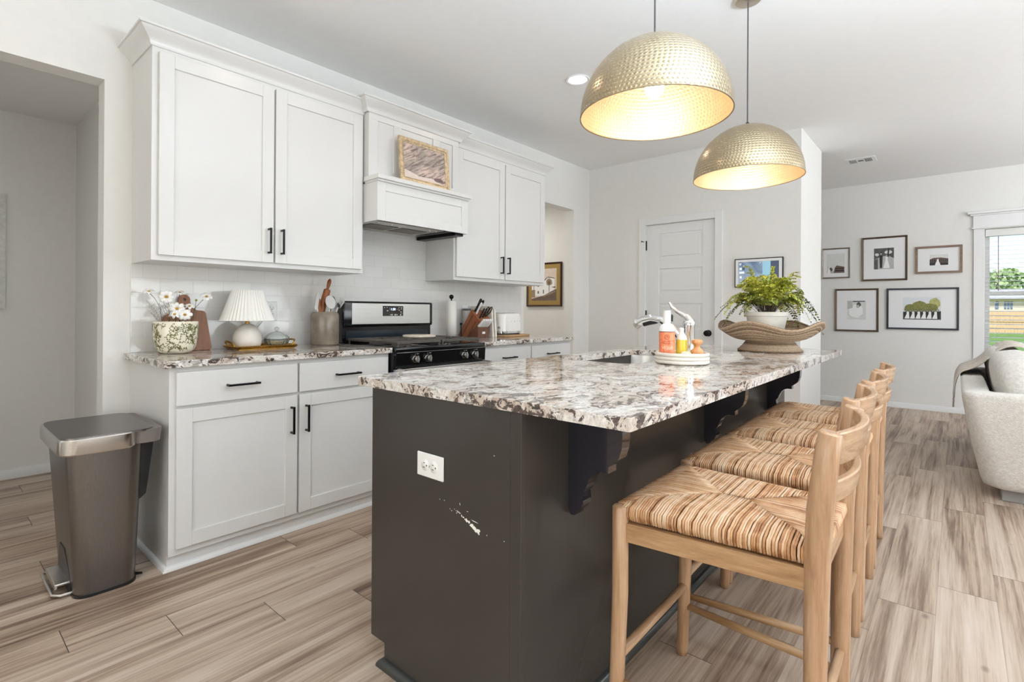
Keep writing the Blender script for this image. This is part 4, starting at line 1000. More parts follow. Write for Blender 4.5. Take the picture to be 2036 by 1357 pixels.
# ---- stoneware crock with tools
kx, ky = .130, 1.712
t = thing('utensil_crock', 'grey-brown glazed stoneware crock beside the stove, holding kitchen tools', 'crock', (kx, ky, ZC))
b = MB(); b.lathe([(0, 0), (.080, 0), (.084, .003), (.0865, .010), (.0865, .180), (.083, .196), (.076, .204), (.074, .209), (.071, .210), (.068, .206), (.070, .19), (.078, .17), (.078, .012), (0, .010)], (kx, ky, ZC), 48); b.build('crock', M['stoneware'], t)
t = thing('rolling_pin', 'wooden rolling pin standing in the stoneware crock', 'rolling pin', (kx-.01, ky-.01, ZC+.02))
P0, P1 = Vector((kx-.028, ky-.048, ZC+.075)), Vector((kx-.012, ky+.022, 1.268)); dv = (P1-P0).normalized()
b = MB(); b.tube([P0, P0+dv*.004, P1-dv*.006, P1], [.016, .0215, .0215, .017], 20); b.build('barrel', M['rolling_wood'], t)
b = MB(); b.tube([P1, P1+dv*.008, P1+dv*.022, P1+dv*.045, P1+dv*.060, P1+dv*.070], [.009, .008, .0105, .0125, .011, .004], 16); b.build('handle', M['rolling_wood'], t)
b = MB(); b.tube([P0-dv*.055, P0-dv*.045, P0-dv*.02, P0], [.004, .011, .012, .008], 14); b.build('handle', M['rolling_wood'], t)
def tool(name, label, cat, foot, top, head, mat, hr=.0055):
    t = thing(name, label, cat, foot)
    b = MB(); b.tube([foot, top], [hr, hr], 10); b.build('shaft', mat, t)
    head(t, mat)
def h_spat(t, m_):
    b = MB(); b.plate(frect(-.024, .024, -.052, .052, .018, 5), [], -.0022, .0022); b.xform(Matrix.Translation((kx+.01, ky-.060, 1.188)) @ Matrix.Rotation(R(-8), 4, 'X') @ Matrix(((0, 0, 1, 0), (.45, 0, 0, 0), (0, 1, 0, 0), (0, 0, 0, 1))))
    b.build('blade', m_, t)
tool('spatula', 'narrow pale grey spatula at the left side of the stoneware crock', 'spatula', (kx+.01, ky-.035, ZC+.02), (kx+.01, ky-.058, 1.145), h_spat, M['silicone'])
def h_spoon(t, m_):
    b = MB(); b.lathe([(0, -.006), (.020, -.004), (.033, .002), (.034, .004), (.020, 0), (0, -.002)], seg=24, sy=1.25); b.xform(Matrix.Translation((kx+.045, ky+.010, 1.185)) @ Matrix.Rotation(R(10), 4, 'X') @ Matrix.Rotation(R(80), 4, 'Y') @ Matrix.Rotation(R(90), 4, 'Z'))
    b.build('bowl', m_, t)
tool('serving_spoon', 'broad pale grey round spoon in front of the rolling pin in the crock', 'spoon', (kx+.03, ky-.005, ZC+.02), (kx+.045, ky+.006, 1.150), h_spoon, M['silicone'])
def h_slot(t, m_):
    b = MB(); hs = [list(reversed(frect(x-.002, x+.002, -.012, .018, .002, 2))) for x in (-.015, -.005, .005, .015)]
    b.plate(frect(-.026, .026, -.032, .034, .014, 4), hs, -.0018, .0018); b.xform(Matrix.Translation((kx+.05, ky+.078, 1.182)) @ Matrix.Rotation(R(-38), 4, 'X') @ Matrix.Rotation(R(24), 4, 'Z') @ Matrix(((0, 0, 1, 0), (1, 0, 0, 0), (0, 1, 0, 0), (0, 0, 0, 1))))
    b.build('slotted_head', m_, t)
tool('slotted_turner', 'pale slotted turner leaning right out of the stoneware crock', 'turner', (kx+.02, ky+.0, ZC+.02), (kx+.048, ky+.060, 1.152), h_slot, M['silicone'])
def h_dark(t, m_):
    b = MB(); b.lathe([(0, -.005), (.014, -.003), (.022, .004), (.014, .001), (0, -.001)], seg=20, sy=1.4); b.xform(Matrix.Translation((kx-.02, ky+.060, 1.196)) @ Matrix.Rotation(R(-20), 4, 'X') @ Matrix.Rotation(R(75), 4, 'Y') @ Matrix.Rotation(R(90), 4, 'Z')); b.build('bowl', m_, t)
tool('ladle_spoon', 'dark grey spoon peeping out behind the slotted turner', 'spoon', (kx-.02, ky+.01, ZC+.02), (kx-.02, ky+.055, 1.18), h_dark, plain('dark_grey_nylon', rgb(84, 78, 72), .5))
def h_wood(t, m_):
    b = MB(); b.plate(frect(-.014, .014, -.06, .06, .012, 4), [], -.003, .003); b.xform(Matrix.Translation((kx+.0, ky-.040, 1.150)) @ Matrix.Rotation(R(8), 4, 'X') @ Matrix(((0, 0, 1, 0), (1, 0, 0, 0), (0, 1, 0, 0), (0, 0, 0, 1)))); b.build('paddle', m_, t)
tool('wooden_paddle', 'reddish wooden paddle between the narrow spatula and the rolling pin', 'paddle', (kx+.0, ky-.02, ZC+.02), (kx+.0, ky-.036, 1.12), h_wood, M['rolling_wood'])

# ================================================================= ON THE RIGHT COUNTER
px_, py_ = .120, 2.805
t = thing('paper_towel_holder', 'black paper towel stand with ball finial holding a white roll', 'paper towel holder', (px_, py_, ZC))
b = MB(); b.lathe([(0, 0), (.078, 0), (.080, .003), (.078, .008), (0, .010)], (px_, py_, ZC), 36); b.build('base', M['black_metal'], t)
b = MB(); b.cyl((px_, py_, ZC+.008), (px_, py_, 1.232), .006); b.ball((px_, py_, 1.246), .0185, 20, 12); b.build('centre_rod', M['black_metal'], t)
b = MB(); b.cyl((px_+.058, py_+.052, ZC+.006), (px_+.058, py_+.052, 1.022), .0048); b.ball((px_+.058, py_+.052, 1.03), .0105, 14, 8); b.build('side_arm', M['black_metal'], t)
b = MB(); b.lathe([(.02, .012), (.041, .012), (.0415, .3), (.02, .3), (.02, .012)], (px_, py_, ZC), 40); meta(b.build('paper_towel_roll', M['paper']), 'white roll of paper towels standing on the black holder', 'paper towels')
# knife block
t = thing('knife_block', 'slanted walnut knife block with striped side and a small front block', 'knife block', (.14, 3.03, ZC)); kb0, kb1 = 2.965, 3.105
pr = [(.030, .9290), (.078, ZC), (.128, ZC), (.243, 1.016), (.276, 1.054), (.182, 1.142)]
b = MB(); cols = 4
b.poly_extrude([(x, kb0, z) for x, z in pr], (0, kb1-kb0, 0)); b.build('slanted_block', M['block_wood'], t)
b = MB(); d0 = Vector((.182-.030, 0, 1.142-.929)).normalized(); nrm = Vector((.276-.182, 0, 1.054-1.142)).normalized()
for (u, w) in ((.26, .11), (.72, .12)):
    A = Vector((.030, 0, .929))+nrm*(u*.125); L_ = .255 if u < .5 else .215; A2 = A+d0*(.0 if u < .5 else .035)
    b.poly_extrude([(q.x, kb0-.0008, q.z) for q in (A2, A2+d0*(L_-.03*u), A2+d0*(L_-.03*u)+nrm*w*.125, A2+nrm*w*.125)], (0, .0012, 0))
b.build('dark_stripe', M['block_dark'], t)
b = MB(); b.poly_extrude([(x, kb0+.004, z) for x, z in ((.132, ZC+.0002), (.256, ZC+.0002), (.256, 1.004), (.234, 1.006), (.132, .917))], (0, kb1-kb0-.008, 0)); fb = b.build('front_block', M['block_dark'], t)
b = MB(); b.box(.256, .2566, 3.020, 3.054, .948, .966, .0); b.build('badge', M['plastic_white'], fb)
axis = Vector((.78, 0, .95)).normalized()
axis = Vector((.152, 0, .213)).normalized()
def knife(label, p, L, mat, w=.011, loop=False, grp=None):
    t = thing('kitchen_knife' if not loop else 'kitchen_scissors', label, 'knife' if not loop else 'scissors', tuple(p), group=grp); p = Vector(p); a = axis; nn = a.cross(Vector((0, 1, 0))).normalized()
    b = MB()
    if loop:
        for s_ in (-1, 1):
            c = p+a*(L*.62)+nn*(s_*.0)+Vector((0, s_*.018, 0))
            b.tube([c+a*(math.cos(2*PI*k/16)*L*.36)+Vector((0, math.sin(2*PI*k/16)*.014, 0)) for k in range(16)], .0045, 8, closed=True)
            b.tube([p, c-a*L*.36], .005, 8)
    else:
        b.tube([p, p+a*.008, p+a*(L*.5), p+a*(L*.92), p+a*L], [w*.55, w*.62, w*.55, w*.72, w*.4], 10, flat=1.5, upv=nn)
    h = b.build('handle', mat, t)
    if not loop:
        b = MB(); b.tube([p-a*.004, p+a*.004], [w*.62, w*.62], 10, flat=1.5, upv=nn); b.build('bolster', M['nickel'], t)
        for u in (.28, .52, .76):
            b = MB(); b.cyl(p+a*L*u-Vector((0, w*.75, 0)), p+a*L*u+Vector((0, w*.75, 0)), .0018, seg=8); b.build('rivet', M['nickel'], h)
tp = lambda u, y: Vector((.182, 0, 1.142)).lerp(Vector((.276, 0, 1.054)), u)+Vector((0, y, 0))
knife('topmost black-handled knife in the walnut knife block', tp(.16, 2.992), .128, M['black_plastic'], .0125)
knife('black-handled knife right behind the topmost knife in the block', tp(.14, 3.030), .112, M['black_plastic'], .012)
knife('white-handled knife below the two upper black-handled knives', tp(.34, 2.992), .108, M['plastic_white'], .011)
knife('slim black-handled knife beside the scissors low in the block', tp(.78, 2.985), .100, M['black_plastic'], .009)
knife('small black-handled knife in the middle of the lower row of the block', tp(.72, 3.025), .094, M['black_plastic'], .009)
knife('black-handled kitchen scissors standing in the knife block', tp(.62, 3.070), .100, M['black_plastic'], loop=True)
for i in range(5):
    t = thing('steak_knife', 'white-handled steak knife in the front row of the knife block', 'knife', (.246, 2.984+.024*i, 1.008), group='white steak knives in the front of the knife block')
    p = Vector((.246, 2.984+.024*i, 1.008)); a = Vector((.125, 0, .105)).normalized(); nn = a.cross(Vector((0, 1, 0))).normalized()
    b = MB(); b.tube([p, p+a*.01, p+a*.05, p+a*.084, p+a*.090], [.0078, .0088, .0088, .0098, .006], 10, flat=1.3, upv=nn); b.build('handle', M['plastic_white'], t)
# white marble slabs leaning beside the knife block
for i, (y, dx, lb, h) in enumerate(((3.146, 0, 'white slab board standing upright right of the knife block', .262), (3.176, .004, 'narrower white slab board leaning next to the toaster', .240))):
    t = thing('serving_board', lb, 'board', (.14, y, ZC), (R(-5.5), 0, 0)); t.rotation_euler = (R(5), 0, 0)
    b = MB(); b.box(-.115, .125+dx, -.009, .009, 0, h, .003); b.build('slab', M['marble'], t, world=False)
# toaster on a wooden board
t = thing('wooden_board', 'light wooden board lying flat under the white toaster', 'board', (.185, 3.40, ZC))
b = MB(); b.box(.06, .305, 3.235, 3.575, ZC, ZC+.019, .005, 3); b.build('board', M['lightwood'], t)
t = thing('toaster', 'white retro toaster with a chrome base strip on the right counter', 'toaster', (.185, 3.375, ZC+.0195)); tz = ZC+.0195
b = MB(); pts = frect(-.135, .135, .028, .180, .060, 8)
rr_ = []
for (s_, z) in ((1, .028), (1.0, .05), (.995, .10), (.985, .135), (.96, .160), (.90, .176), (.80, .183)):
    rr_.append([b.bm.verts.new((.185+x*(.098 if True else 0)/.0975*s_*1.0, 3.375+y*s_, tz+z)) for y, x in frect(-.138, .138, -.0975, .0975, .055, 7)])
for A, B_ in zip(rr_, rr_[1:]):
    for k in range(len(A)): b._fin([b.bm.faces.new((A[k], B_[k], B_[(k+1) % len(A)], A[(k+1) % len(A)]))])
b._fin([b.bm.faces.new(rr_[-1]), b.bm.faces.new(list(reversed(rr_[0])))]); bmesh.ops.recalc_face_normals(b.bm, faces=b.bm.faces[:])
tb = b.build('toaster_body', plain('toaster_cream_white', rgb(243, 241, 236), .14), t)
b = MB(); b.plate([(x, y) for y, x in frect(3.375-.139, 3.375+.139, .185-.0985, .185+.0985, .055, 7)], [], tz+.010, tz+.029); b.build('chrome_base', M['chrome'], t)
b = MB(); b.plate([(x, y) for y, x in frect(3.375-.128, 3.375+.128, .185-.088, .185+.088, .05, 7)], [], tz, tz+.011); b.build('foot', M['black_plastic'], t)
for i, (ch, y) in enumerate(zip('SMEG', (3.352, 3.392, 3.430, 3.466))):
    text('letter', ch, .017, M['nickel'], tb, face_mtx((.2825, y, tz+.112), (1, 0, 0)), .0008)
b = MB(); b.box(.12, .25, 3.30, 3.318, tz+.1815, tz+.1845, .0008); b.box(.12, .25, 3.42, 3.438, tz+.1815, tz+.1845, .0008); b.build('bread_slots', M['slot'], tb)
b = MB(); b.lathe([(0, 0), (.012, 0), (.011, .012), (0, .014)], seg=20); b.xform(Matrix.Translation((.25, 3.240, tz+.062)) @ Matrix.Rotation(R(90), 4, 'X')); b.build('browning_dial', M['chrome'], t)
t = thing('small_grinder', 'grey countertop gadget half hidden behind the knife block by the outlet', 'grinder', (.06, 2.975, ZC))
t.location = (.055, 3.00, ZC)
b = MB(); b.lathe([(0, 0), (.026, 0), (.028, .01), (.028, .10), (.036, .13), (.040, .215), (.038, .222), (0, .226)], (.051, 3.02, ZC), 28); b.build('jar', plain('smoky_grey_plastic', rgb(196, 192, 188), .25), t)
b = MB(); b.lathe([(0, .226), (.038, .226), (.038, .238), (0, .240)], (.051, 3.02, ZC), 28); b.build('lid', plain('dark_lid', rgb(90, 88, 88), .35), t)
# ================================================================= ON THE ISLAND
txc, tyc = 2.268, 2.182
t = thing('round_tray', 'cream ribbed marble tray holding the orange bottle near the sink', 'tray', (txc, tyc, ZC))
pf = [(0, 0), (.104, 0), (.110, .002)]
for k in range(3):
    for a in range(-90, 91, 30): pf.append((.108+.0065*math.cos(R(a)), .010+k*.0155+.0075*math.sin(R(a))))
pf += [(.104, .0485), (.099, .046), (.098, .018), (0, .016)]
b = MB(); b.lathe(pf, (txc, tyc, ZC), 64); b.build('tray_body', M['marble'], t, sharp=60)
zt_ = ZC+.0165
bx_, by_ = 2.220, 2.137
vd = Vector((3.1705-bx_, 0-by_, 0)).normalized()
t = thing('soap_bottle', 'tall white-capped bottle with an orange label on the marble tray', 'bottle', (bx_, by_, zt_))
H_ = 1.143-zt_
b = MB(); b.lathe([(0, 0), (.029, 0), (.0325, .004), (.033, .010), (.033, .128), (.0315, .138), (.026, .148), (.016, .155), (.0155, .162), (0, .162)], (bx_, by_, zt_), 40); bo = b.build('bottle_body', M['plastic_white'], t)
b = MB(); b.lathe([(0, .160), (.0165, .160), (.0165, .196), (.0145, H_), (0, H_)], (bx_, by_, zt_), 32); b.build('flip_cap', M['plastic_white'], t)
def mk_label():
    n = NT('orange_label'); co = n.coord(); nz = n.noise(n.mapping(co, (1, 1, 1)), 26, 1, .4, 1.2)
    n.set(n.ramp(nz, [(.46, rgb(240, 140, 96)), (.50, rgb(222, 104, 68)), (.53, rgb(240, 142, 98))]), .3); return n.m
b = MB(); b.lathe([(.0333, .020), (.0333, .119)], (bx_, by_, zt_), 48); lb_ = b.build('label', mk_label(), t)
b = MB(); b.lathe([(.0334, .1185), (.0334, .1215)], (bx_, by_, zt_), 48); b.build('label_stripe', plain('label_dark_red', rgb(92, 34, 26), .3), lb_)
ink = plain('label_ink', rgb(126, 44, 32), .4)
def wrap_text(body, z, size, parent, mat, cyl_r=.0336, shear=0.0):
    """lettering bent round the bottle"""
    cu = bpy.data.curves.new('lettering', 'FONT'); cu.body = body; cu.size = size; cu.extrude = .00005; cu.align_x = 'CENTER'; cu.align_y = 'CENTER'; cu.shear = shear
    tmp = bpy.data.objects.new('tmp_l', cu); COL.objects.link(tmp); dg = bpy.context.evaluated_depsgraph_get()
    me = bpy.data.meshes.new_from_object(tmp.evaluated_get(dg)); bpy.data.objects.remove(tmp)
    base = math.atan2(vd.y, vd.x)
    for v in me.vertices:
        th = base+v.co.x/cyl_r; r_ = cyl_r+v.co.z; v.co = Vector((r_*math.cos(th), r_*math.sin(th), z+v.co.y))
    me.materials.clear(); me.materials.append(mat); o = bpy.data.objects.new('lettering', me); COL.objects.link(o); o.parent = parent
wrap_text('FRUIT &', .0785, .0075, lb_, ink); wrap_text('VEGETABLE', .0705, .0075, lb_, ink); wrap_text('Wash', .052, .022, lb_, plain('label_ink_pale', rgb(250, 214, 190), .4), shear=.35)
wrap_text('ALL NATURAL', .037, .0046, lb_, ink); wrap_text('REMOVES WAX AND DIRT', .0315, .0040, lb_, ink); wrap_text('16 FL OZ', .0265, .0040, lb_, ink)
b = MB()
base_a = math.atan2(vd.y, vd.x)
def ringpts(r_, z, rad, n=28): return [(.0336*math.cos(base_a+rad*math.cos(2*PI*k/n)/.0336)+bx_, .0336*math.sin(base_a+rad*math.cos(2*PI*k/n)/.0336)+by_, zt_+z+rad*math.sin(2*PI*k/n)) for k in range(n)]
b.tube(ringpts(0, .098, .0105), .0006, 4, closed=True); b.tube(ringpts(0, .098, .0075), .0005, 4, closed=True); b.build('emblem_ring', ink, lb_)
wrap_text('G', .098, .011, lb_, ink)
t = thing('dish_soap_bottle', 'small bottle of yellow dish soap just right of the orange bottle', 'bottle', (2.258, 2.205, zt_)); qx, qy = 2.256, 2.208
b = MB(); b.lathe([(0, 0), (.021, 0), (.023, .006), (.023, .085), (.020, .100), (.012, .112), (.010, .120), (0, .120)], (qx, qy, zt_), 28); bo = b.build('bottle_body', plain('clear_white_plastic', rgb(238, 238, 226), .15), t)
b = MB(); b.lathe([(.0236, .004), (.0236, .084)], (qx, qy, zt_), 28); b.build('yellow_liquid', plain('yellow_soap', rgb(226, 204, 70), .12), t)
b = MB(); b.lathe([(.010, .118), (.011, .132), (.006, .136), (0, .137)], (qx, qy, zt_), 16); b.build('cap', M['plastic_white'], t)
ux, uy = 2.318, 2.225
t = thing('dish_brush', 'turned wooden dish brush at the right side of the marble tray', 'brush', (ux, uy, zt_))
b = MB(); b.lathe([(0, .012), (.028, .012), (.0285, .030), (.024, .042), (.014, .050), (.0115, .056), (.015, .064), (.023, .071), (.0245, .078), (.021, .085), (.010, .088), (0, .088)], (ux, uy, zt_), 32); b.build('knob_handle', M['brush_wood'], t)
b = MB(); rr = random.Random(2)
for q in range(60):
    a, r_ = rr.uniform(0, 2*PI), .024*math.sqrt(rr.random()); b.tube([(ux+r_*math.cos(a), uy+r_*math.sin(a), zt_+.013), (ux+r_*1.1*math.cos(a), uy+r_*1.1*math.sin(a), zt_)], .0011, 4)
b.build('bristles', plain('pale_bristle', rgb(226, 212, 182), .8), t)
t = thing('scouring_pad', 'small cream sponge peeping over the tray rim between soap and brush', 'sponge', (2.292, 2.168, zt_))
b = MB(); b.box(2.270, 2.312, 2.150, 2.190, zt_, zt_+.036, .012, 3); b.build('sponge', plain('cream_sponge', rgb(232, 220, 190), .9, bump=.5), t)

# ---- wicker pedestal bowl, pot and fern
wx, wy = 2.352, 3.245
t = thing('pedestal_basket', 'woven pedestal bowl with a wavy rim at the far end of the island', 'basket', (wx, wy, ZC))
wz = lambda th: .022*math.cos(4*th+.6)
def coil(b, r_, z, rad, wave=0.0, n=120, sd=0):
    rr = random.Random(sd); ph = rr.uniform(0, 6)
    p = []
    for k in range(n):
        th = 2*PI*k/n; q = r_+.0008*math.sin(th*37+ph)
        p.append((wx+q*math.cos(th), wy+q*math.sin(th), ZC+z+wave*wz(th)+.0007*math.sin(th*53+ph*2)))
    b.tube(p, rad, 6, closed=True)
b = MB(); N_ = 17
for k in range(N_): u = k/(N_-1); coil(b, .166-.048*math.sin(u*PI*.5)**.8 if False else .168-.052*u**.8, .0052+u*.059, .0046, sd=k)
b.lathe([(.150, .004), (.112, .062), (.11, .062), (.146, .004)], (wx, wy, ZC), 48)
b.build('pedestal', M['wicker'], t)
b = MB(); N_ = 34
def bowl_rz(u): return .105+.165*(u**.72 if u > 0 else 0), .062+.082*u**1.7
for k in range(N_): u = k/(N_-1); r_, z = bowl_rz(u); coil(b, r_, z, .0047, wave=u**2, sd=40+k)
coil(b, .272, .1465, .0075, wave=1.0, sd=99)
b.lathe([(0, .064)]+[(bowl_rz(k/10)[0]-.002, bowl_rz(k/10)[1]+.002) for k in range(11)], (wx, wy, ZC), 96, mod=lambda th, i, r_, z: (max(r_, .001), z+(wz(th)*((max(i-1, 0)/10)**2))))
b.build('woven_bowl', M['wicker'], t)
fzx = ZC+.072
t = thing('fern_pot', 'whitewashed tapered pot standing in the woven pedestal bowl', 'plant pot', (wx-.015, wy-.01, fzx)); fpx, fpy = wx-.015, wy-.01
b = MB(); b.lathe([(0, 0), (.080, 0), (.083, .004), (.108, .128), (.1115, .130), (.113, .151), (.110, .153), (.104, .151), (.101, .130), (0, .130)], (fpx, fpy, fzx), 56); b.build('pot', M['pot_white'], t)
t = thing('fern', 'yellow-green fern with arching fronds in the whitewashed pot on the island', 'plant', (fpx, fpy, fzx+.131))
b = MB(); d = MB(); st = MB(); rr = random.Random(21); zf = fzx+.13
def frond(a, reach, rise, droop, size, tgt, n=26, curl=0.0, wid=.030):
    fr_ = math.cos(a-math.atan2(vd.y, vd.x))
    if fr_ > .35 and droop > .03: reach *= .72; droop *= .35; rise *= .92
    base = Vector((fpx+.035*math.cos(a)*rr.random(), fpy+.035*math.sin(a)*rr.random(), zf)); P_ = []
    for i in range(n+1):
        u = i/n; r_ = reach*u; z = rise*math.sin(min(u*1.15, 1)*PI*.5)-droop*u**2.4
        aa = a+curl*u*u; P_.append(base+Vector((r_*math.cos(aa), r_*math.sin(aa), z)))
    st.tube(P_[::2], [.0011*(1-.6*i/n) for i in range(0, n+1, 2)], 4, cap=False)
    side = Vector((-math.sin(a), math.cos(a), 0))
    for i in range(int(n*.34), n+1):
        u = i/n; T_ = (P_[min(i+1, n)]-P_[i-1]).normalized(); sd = T_.cross(Vector((0, 0, 1))); sd = (sd if sd.length > .2 else side).normalized(); up_ = sd.cross(T_)
        w = wid*size*(math.sin(PI*min(1, (u-.15)/.85*.88+.12)))**.8
        for q in (-1, 1):
            nl = 4 if w > .012 else 2
            for j in range(1, nl+1):
                f = j/nl; c = P_[i]+sd*(q*w*f)+T_*(w*f*.35+rr.uniform(-.002, .002))+up_*rr.uniform(-.003, .004)
                L = .0062*size*rr.uniform(.8, 1.25); W = L*.62; e1 = (sd*q*.7+T_*.7+up_*rr.uniform(-.5, .5)).normalized(); e2 = e1.cross(up_+sd*rr.uniform(-.6, .6)).normalized()
                tgt.flat([c-e1*L*.9, c+e2*W*.7-e1*L*.2, c+e2*W+e1*L*.5, c+e1*L, c-e2*W+e1*L*.5, c-e2*W*.7-e1*L*.2])
for k in range(96):
    a = 2*PI*k/96*3.0+rr.uniform(-.15, .15); frond(a, rr.uniform(.06, .215), rr.uniform(.13, .255), rr.uniform(.02, .10), rr.uniform(1.0, 1.35), b, curl=rr.uniform(-.5, .5), n=20, wid=.034)
for k in range(26):
    a = 2*PI*k/26+rr.uniform(-.12, .12); frond(a, rr.uniform(.18, .26), rr.uniform(.12, .18), rr.uniform(.08, .20), rr.uniform(.9, 1.2), d if k % 2 else b, n=26, curl=rr.uniform(-.3, .3), wid=.026)
av = math.atan2(r3.y, r3.x)
for (da, reach, rise, droop) in ((PI+.15, .285, .17, .215), (PI-.35, .25, .14, .16), (.10, .295, .18, .20), (-.25, .27, .17, .27), (.35, .24, .16, .24), (PI+.6, .22, .15, .15)):
    frond(av+da, reach, rise, droop, 1.15, d, n=30, wid=.022)
for (da, reach, rise) in ((PI+.1, .115, .285), (PI*.9, .10, .25), (.2, .045, .285), (-.2, .14, .25), (.1, .16, .22)):
    frond(av+da, reach, rise, .0, .95, b, n=26, wid=.014)
b.build('foliage', M['fern'], t); d.build('trailing_foliage', M['fern_dark'], t); st.build('stems', M['stem_dark'], t)

# ================================================================= PENDANTS
def pendant(label, x, y, zr, r_):
    t = thing('pendant_lamp', label, 'pendant light', (x, y, zr)); Hh = r_*1.025
    n = 28
    # crown to rim; a little fuller than a half sphere
    prof = [(max(.0001, r_*math.sin(PI/2*i/n)), Hh*math.cos(PI/2*i/n)) for i in range(n+1)]
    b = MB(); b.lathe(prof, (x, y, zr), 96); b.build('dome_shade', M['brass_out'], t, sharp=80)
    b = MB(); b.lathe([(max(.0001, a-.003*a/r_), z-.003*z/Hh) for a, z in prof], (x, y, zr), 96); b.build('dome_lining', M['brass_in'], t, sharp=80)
    b = MB(); b.lathe([(r_-.0035, -.0012), (r_+.0008, -.0012), (r_+.0008, .0012), (r_-.0035, .0012), (r_-.0035, -.0012)], (x, y, zr), 96); b.build('rim_band', M['brass_out'], t)
    b = MB(); b.lathe([(0, Hh-.002), (.012, Hh-.002), (.012, Hh+.010), (.006, Hh+.018), (0, Hh+.018)], (x, y, zr), 20); b.build('cord_grip', M['black_metal'], t)
    b = MB(); b.cyl((x, y, zr+Hh+.01), (x, y, CEIL-.02), .0032, seg=8); b.build('cord', plain('grey_cord', rgb(74, 70, 70), .7), t)
    b = MB(); b.lathe([(0, -.028), (.045, -.028), (.060, -.024), (.062, -.018), (.062, 0), (0, 0)], (x, y, CEIL), 40); b.build('ceiling_canopy', plain('canopy_satin', rgb(214, 204, 188), .3, 1.0), t)
    b = MB(); b.lathe([(0, Hh-.005), (.020, Hh-.005), (.021, Hh-.07), (.017, Hh-.09), (0, Hh-.09)], (x, y, zr), 20); b.build('lamp_socket', M['black_plastic'], t)
    zb = zr+.100
    b = MB(); b.lathe([(.0, -.036), (.018, -.031), (.030, -.018), (.034, 0), (.031, .018), (.020, .040), (.014, .060), (.013, Hh-.17), (0, Hh-.17)], (x, y, zb), 28); b.build('bulb', M['bulb_glow'], t)
    l = light('pendant_bulb_light', 'POINT', (x, y, zb-.045), 2.4, (1, .84, .64), .03)
M['bulb_glow'] = emit('bulb_glow', (1, .90, .74), 7.0)
pendant('hammered brass dome pendant nearest the camera, beside the recessed ceiling light', 2.364, 1.699, 1.825, .2592)
pendant('hammered brass dome pendant hanging further back, in front of the white wall corner', 2.364, 2.763, 1.818, .2592)
# ================================================================= PICTURES
GL = None
def frame(name, label, cat, loc, u, nrm, w, h, fw_, fd, fmat, mat_w, parts, matmat=None, beaded=None, tilt=None):
    """framed picture: loc = centre on the wall, u = rightward direction, nrm = out of the wall; parts = list of (material, polygon in 0..1)"""
    u = Vector(u).normalized(); nrm = Vector(nrm).normalized(); v = nrm.cross(u) if abs(nrm.cross(u).z) > .5 else Vector((0, 0, 1))
    v = Vector((0, 0, 1)) if v.z > 0 else -v
    mtx = Matrix.Identity(4)
    for i in range(3): mtx[i][0] = u[i]; mtx[i][1] = v[i]; mtx[i][2] = nrm[i]
    t = thing(name, label, cat, loc, mtx.to_euler() if tilt is None else (tilt @ mtx.to_3x3()).to_euler())
    def ring(x, y, pr, mt, nm):
        b = MB(); b.molding([(-x, -y), (x, -y), (x, y), (-x, y)], pr, closed=True); return b.build(nm, mt, t, world=False)
    # outward is to the right of travel, so the profile runs inwards from the outer edge (negative)
    pr = [(0, 0), (0, fd*.8), (-fw_*.12, fd), (-fw_*.5, fd*.82), (-fw_*.62, fd*.9), (-fw_*.9, fd*.62), (-fw_, fd*.6), (-fw_, 0)] if beaded is not False else [(0, 0), (0, fd), (-fw_, fd), (-fw_, 0)]
    fr = ring(w/2, h/2, pr, fmat, 'frame')
    if beaded:
        b = MB(); step = fw_*.55
        for sx in (-1, 1):
            n_ = int(h/step)
            for k in range(n_): b.ball((sx*(w/2-fw_*.3), -h/2+(k+.5)*h/n_, fd*.93), step*.42, 5, 3)
            n_ = int(w/step)
            for k in range(n_): b.ball((-w/2+(k+.5)*w/n_, sx*(h/2-fw_*.3), fd*.93), step*.42, 5, 3)
        b.build('beading', fmat, fr, world=False)
    b = MB(); b.box(-w/2+fw_*.5, w/2-fw_*.5, -h/2+fw_*.5, h/2-fw_*.5, .001, fd*.40); b.build('mat_board', matmat or M['mat'], t, world=False)
    x0, x1, y0, y1 = mat_w
    b = MB(); mats = []; b.smooth = False
    for i, (mt, poly) in enumerate(parts):
        if mt not in mats: mats.append(mt)
        b.mi = mats.index(mt); z = fd*.40+.0006+.00012*i
        b.flat([(x0+(x1-x0)*p[0], y0+(y1-y0)*p[1], z) for p in poly])
    b.build('photograph' if cat != 'painting' else 'print', mats, t, world=False)
    return t
def pm(name, c, noise=0.0, sc=30): return plain(name, c, .45, noise=noise, nscale=sc)
M['mat'] = pm('white_mat_board', rgb(240, 240, 240))
FULL = [(0, 0), (1, 0), (1, 1), (0, 1)]
def blob(cx, cy, rx, ry, n=14, sd=0, j=.18):
    rr = random.Random(sd); return [(min(1, max(0, cx+rx*math.cos(2*PI*k/n)*rr.uniform(1-j, 1))), min(1, max(0, cy+ry*math.sin(2*PI*k/n)*rr.uniform(1-j, 1)))) for k in range(n)]
gry, dkg, lgt, wht, blk, brn = pm('photo_grey', rgb(188, 188, 184), .08), pm('photo_dark_grey', rgb(84, 84, 82), .25), pm('photo_light', rgb(222, 222, 218), .03), pm('photo_white', rgb(246, 246, 244)), pm('photo_black', rgb(34, 34, 36)), pm('photo_brown', rgb(112, 88, 80), .15)
grn, grn2, skyc = pm('photo_foliage', rgb(124, 124, 62), .25, 60), pm('photo_foliage_light', rgb(176, 176, 108), .2, 60), pm('photo_pale_sky', rgb(224, 228, 232))
sep1, sep2, sep3 = pm('photo_sepia_sky', rgb(222, 206, 190), .04), pm('photo_sepia_dark', rgb(112, 92, 78), .2), pm('photo_sepia_mid', rgb(158, 136, 112), .12)
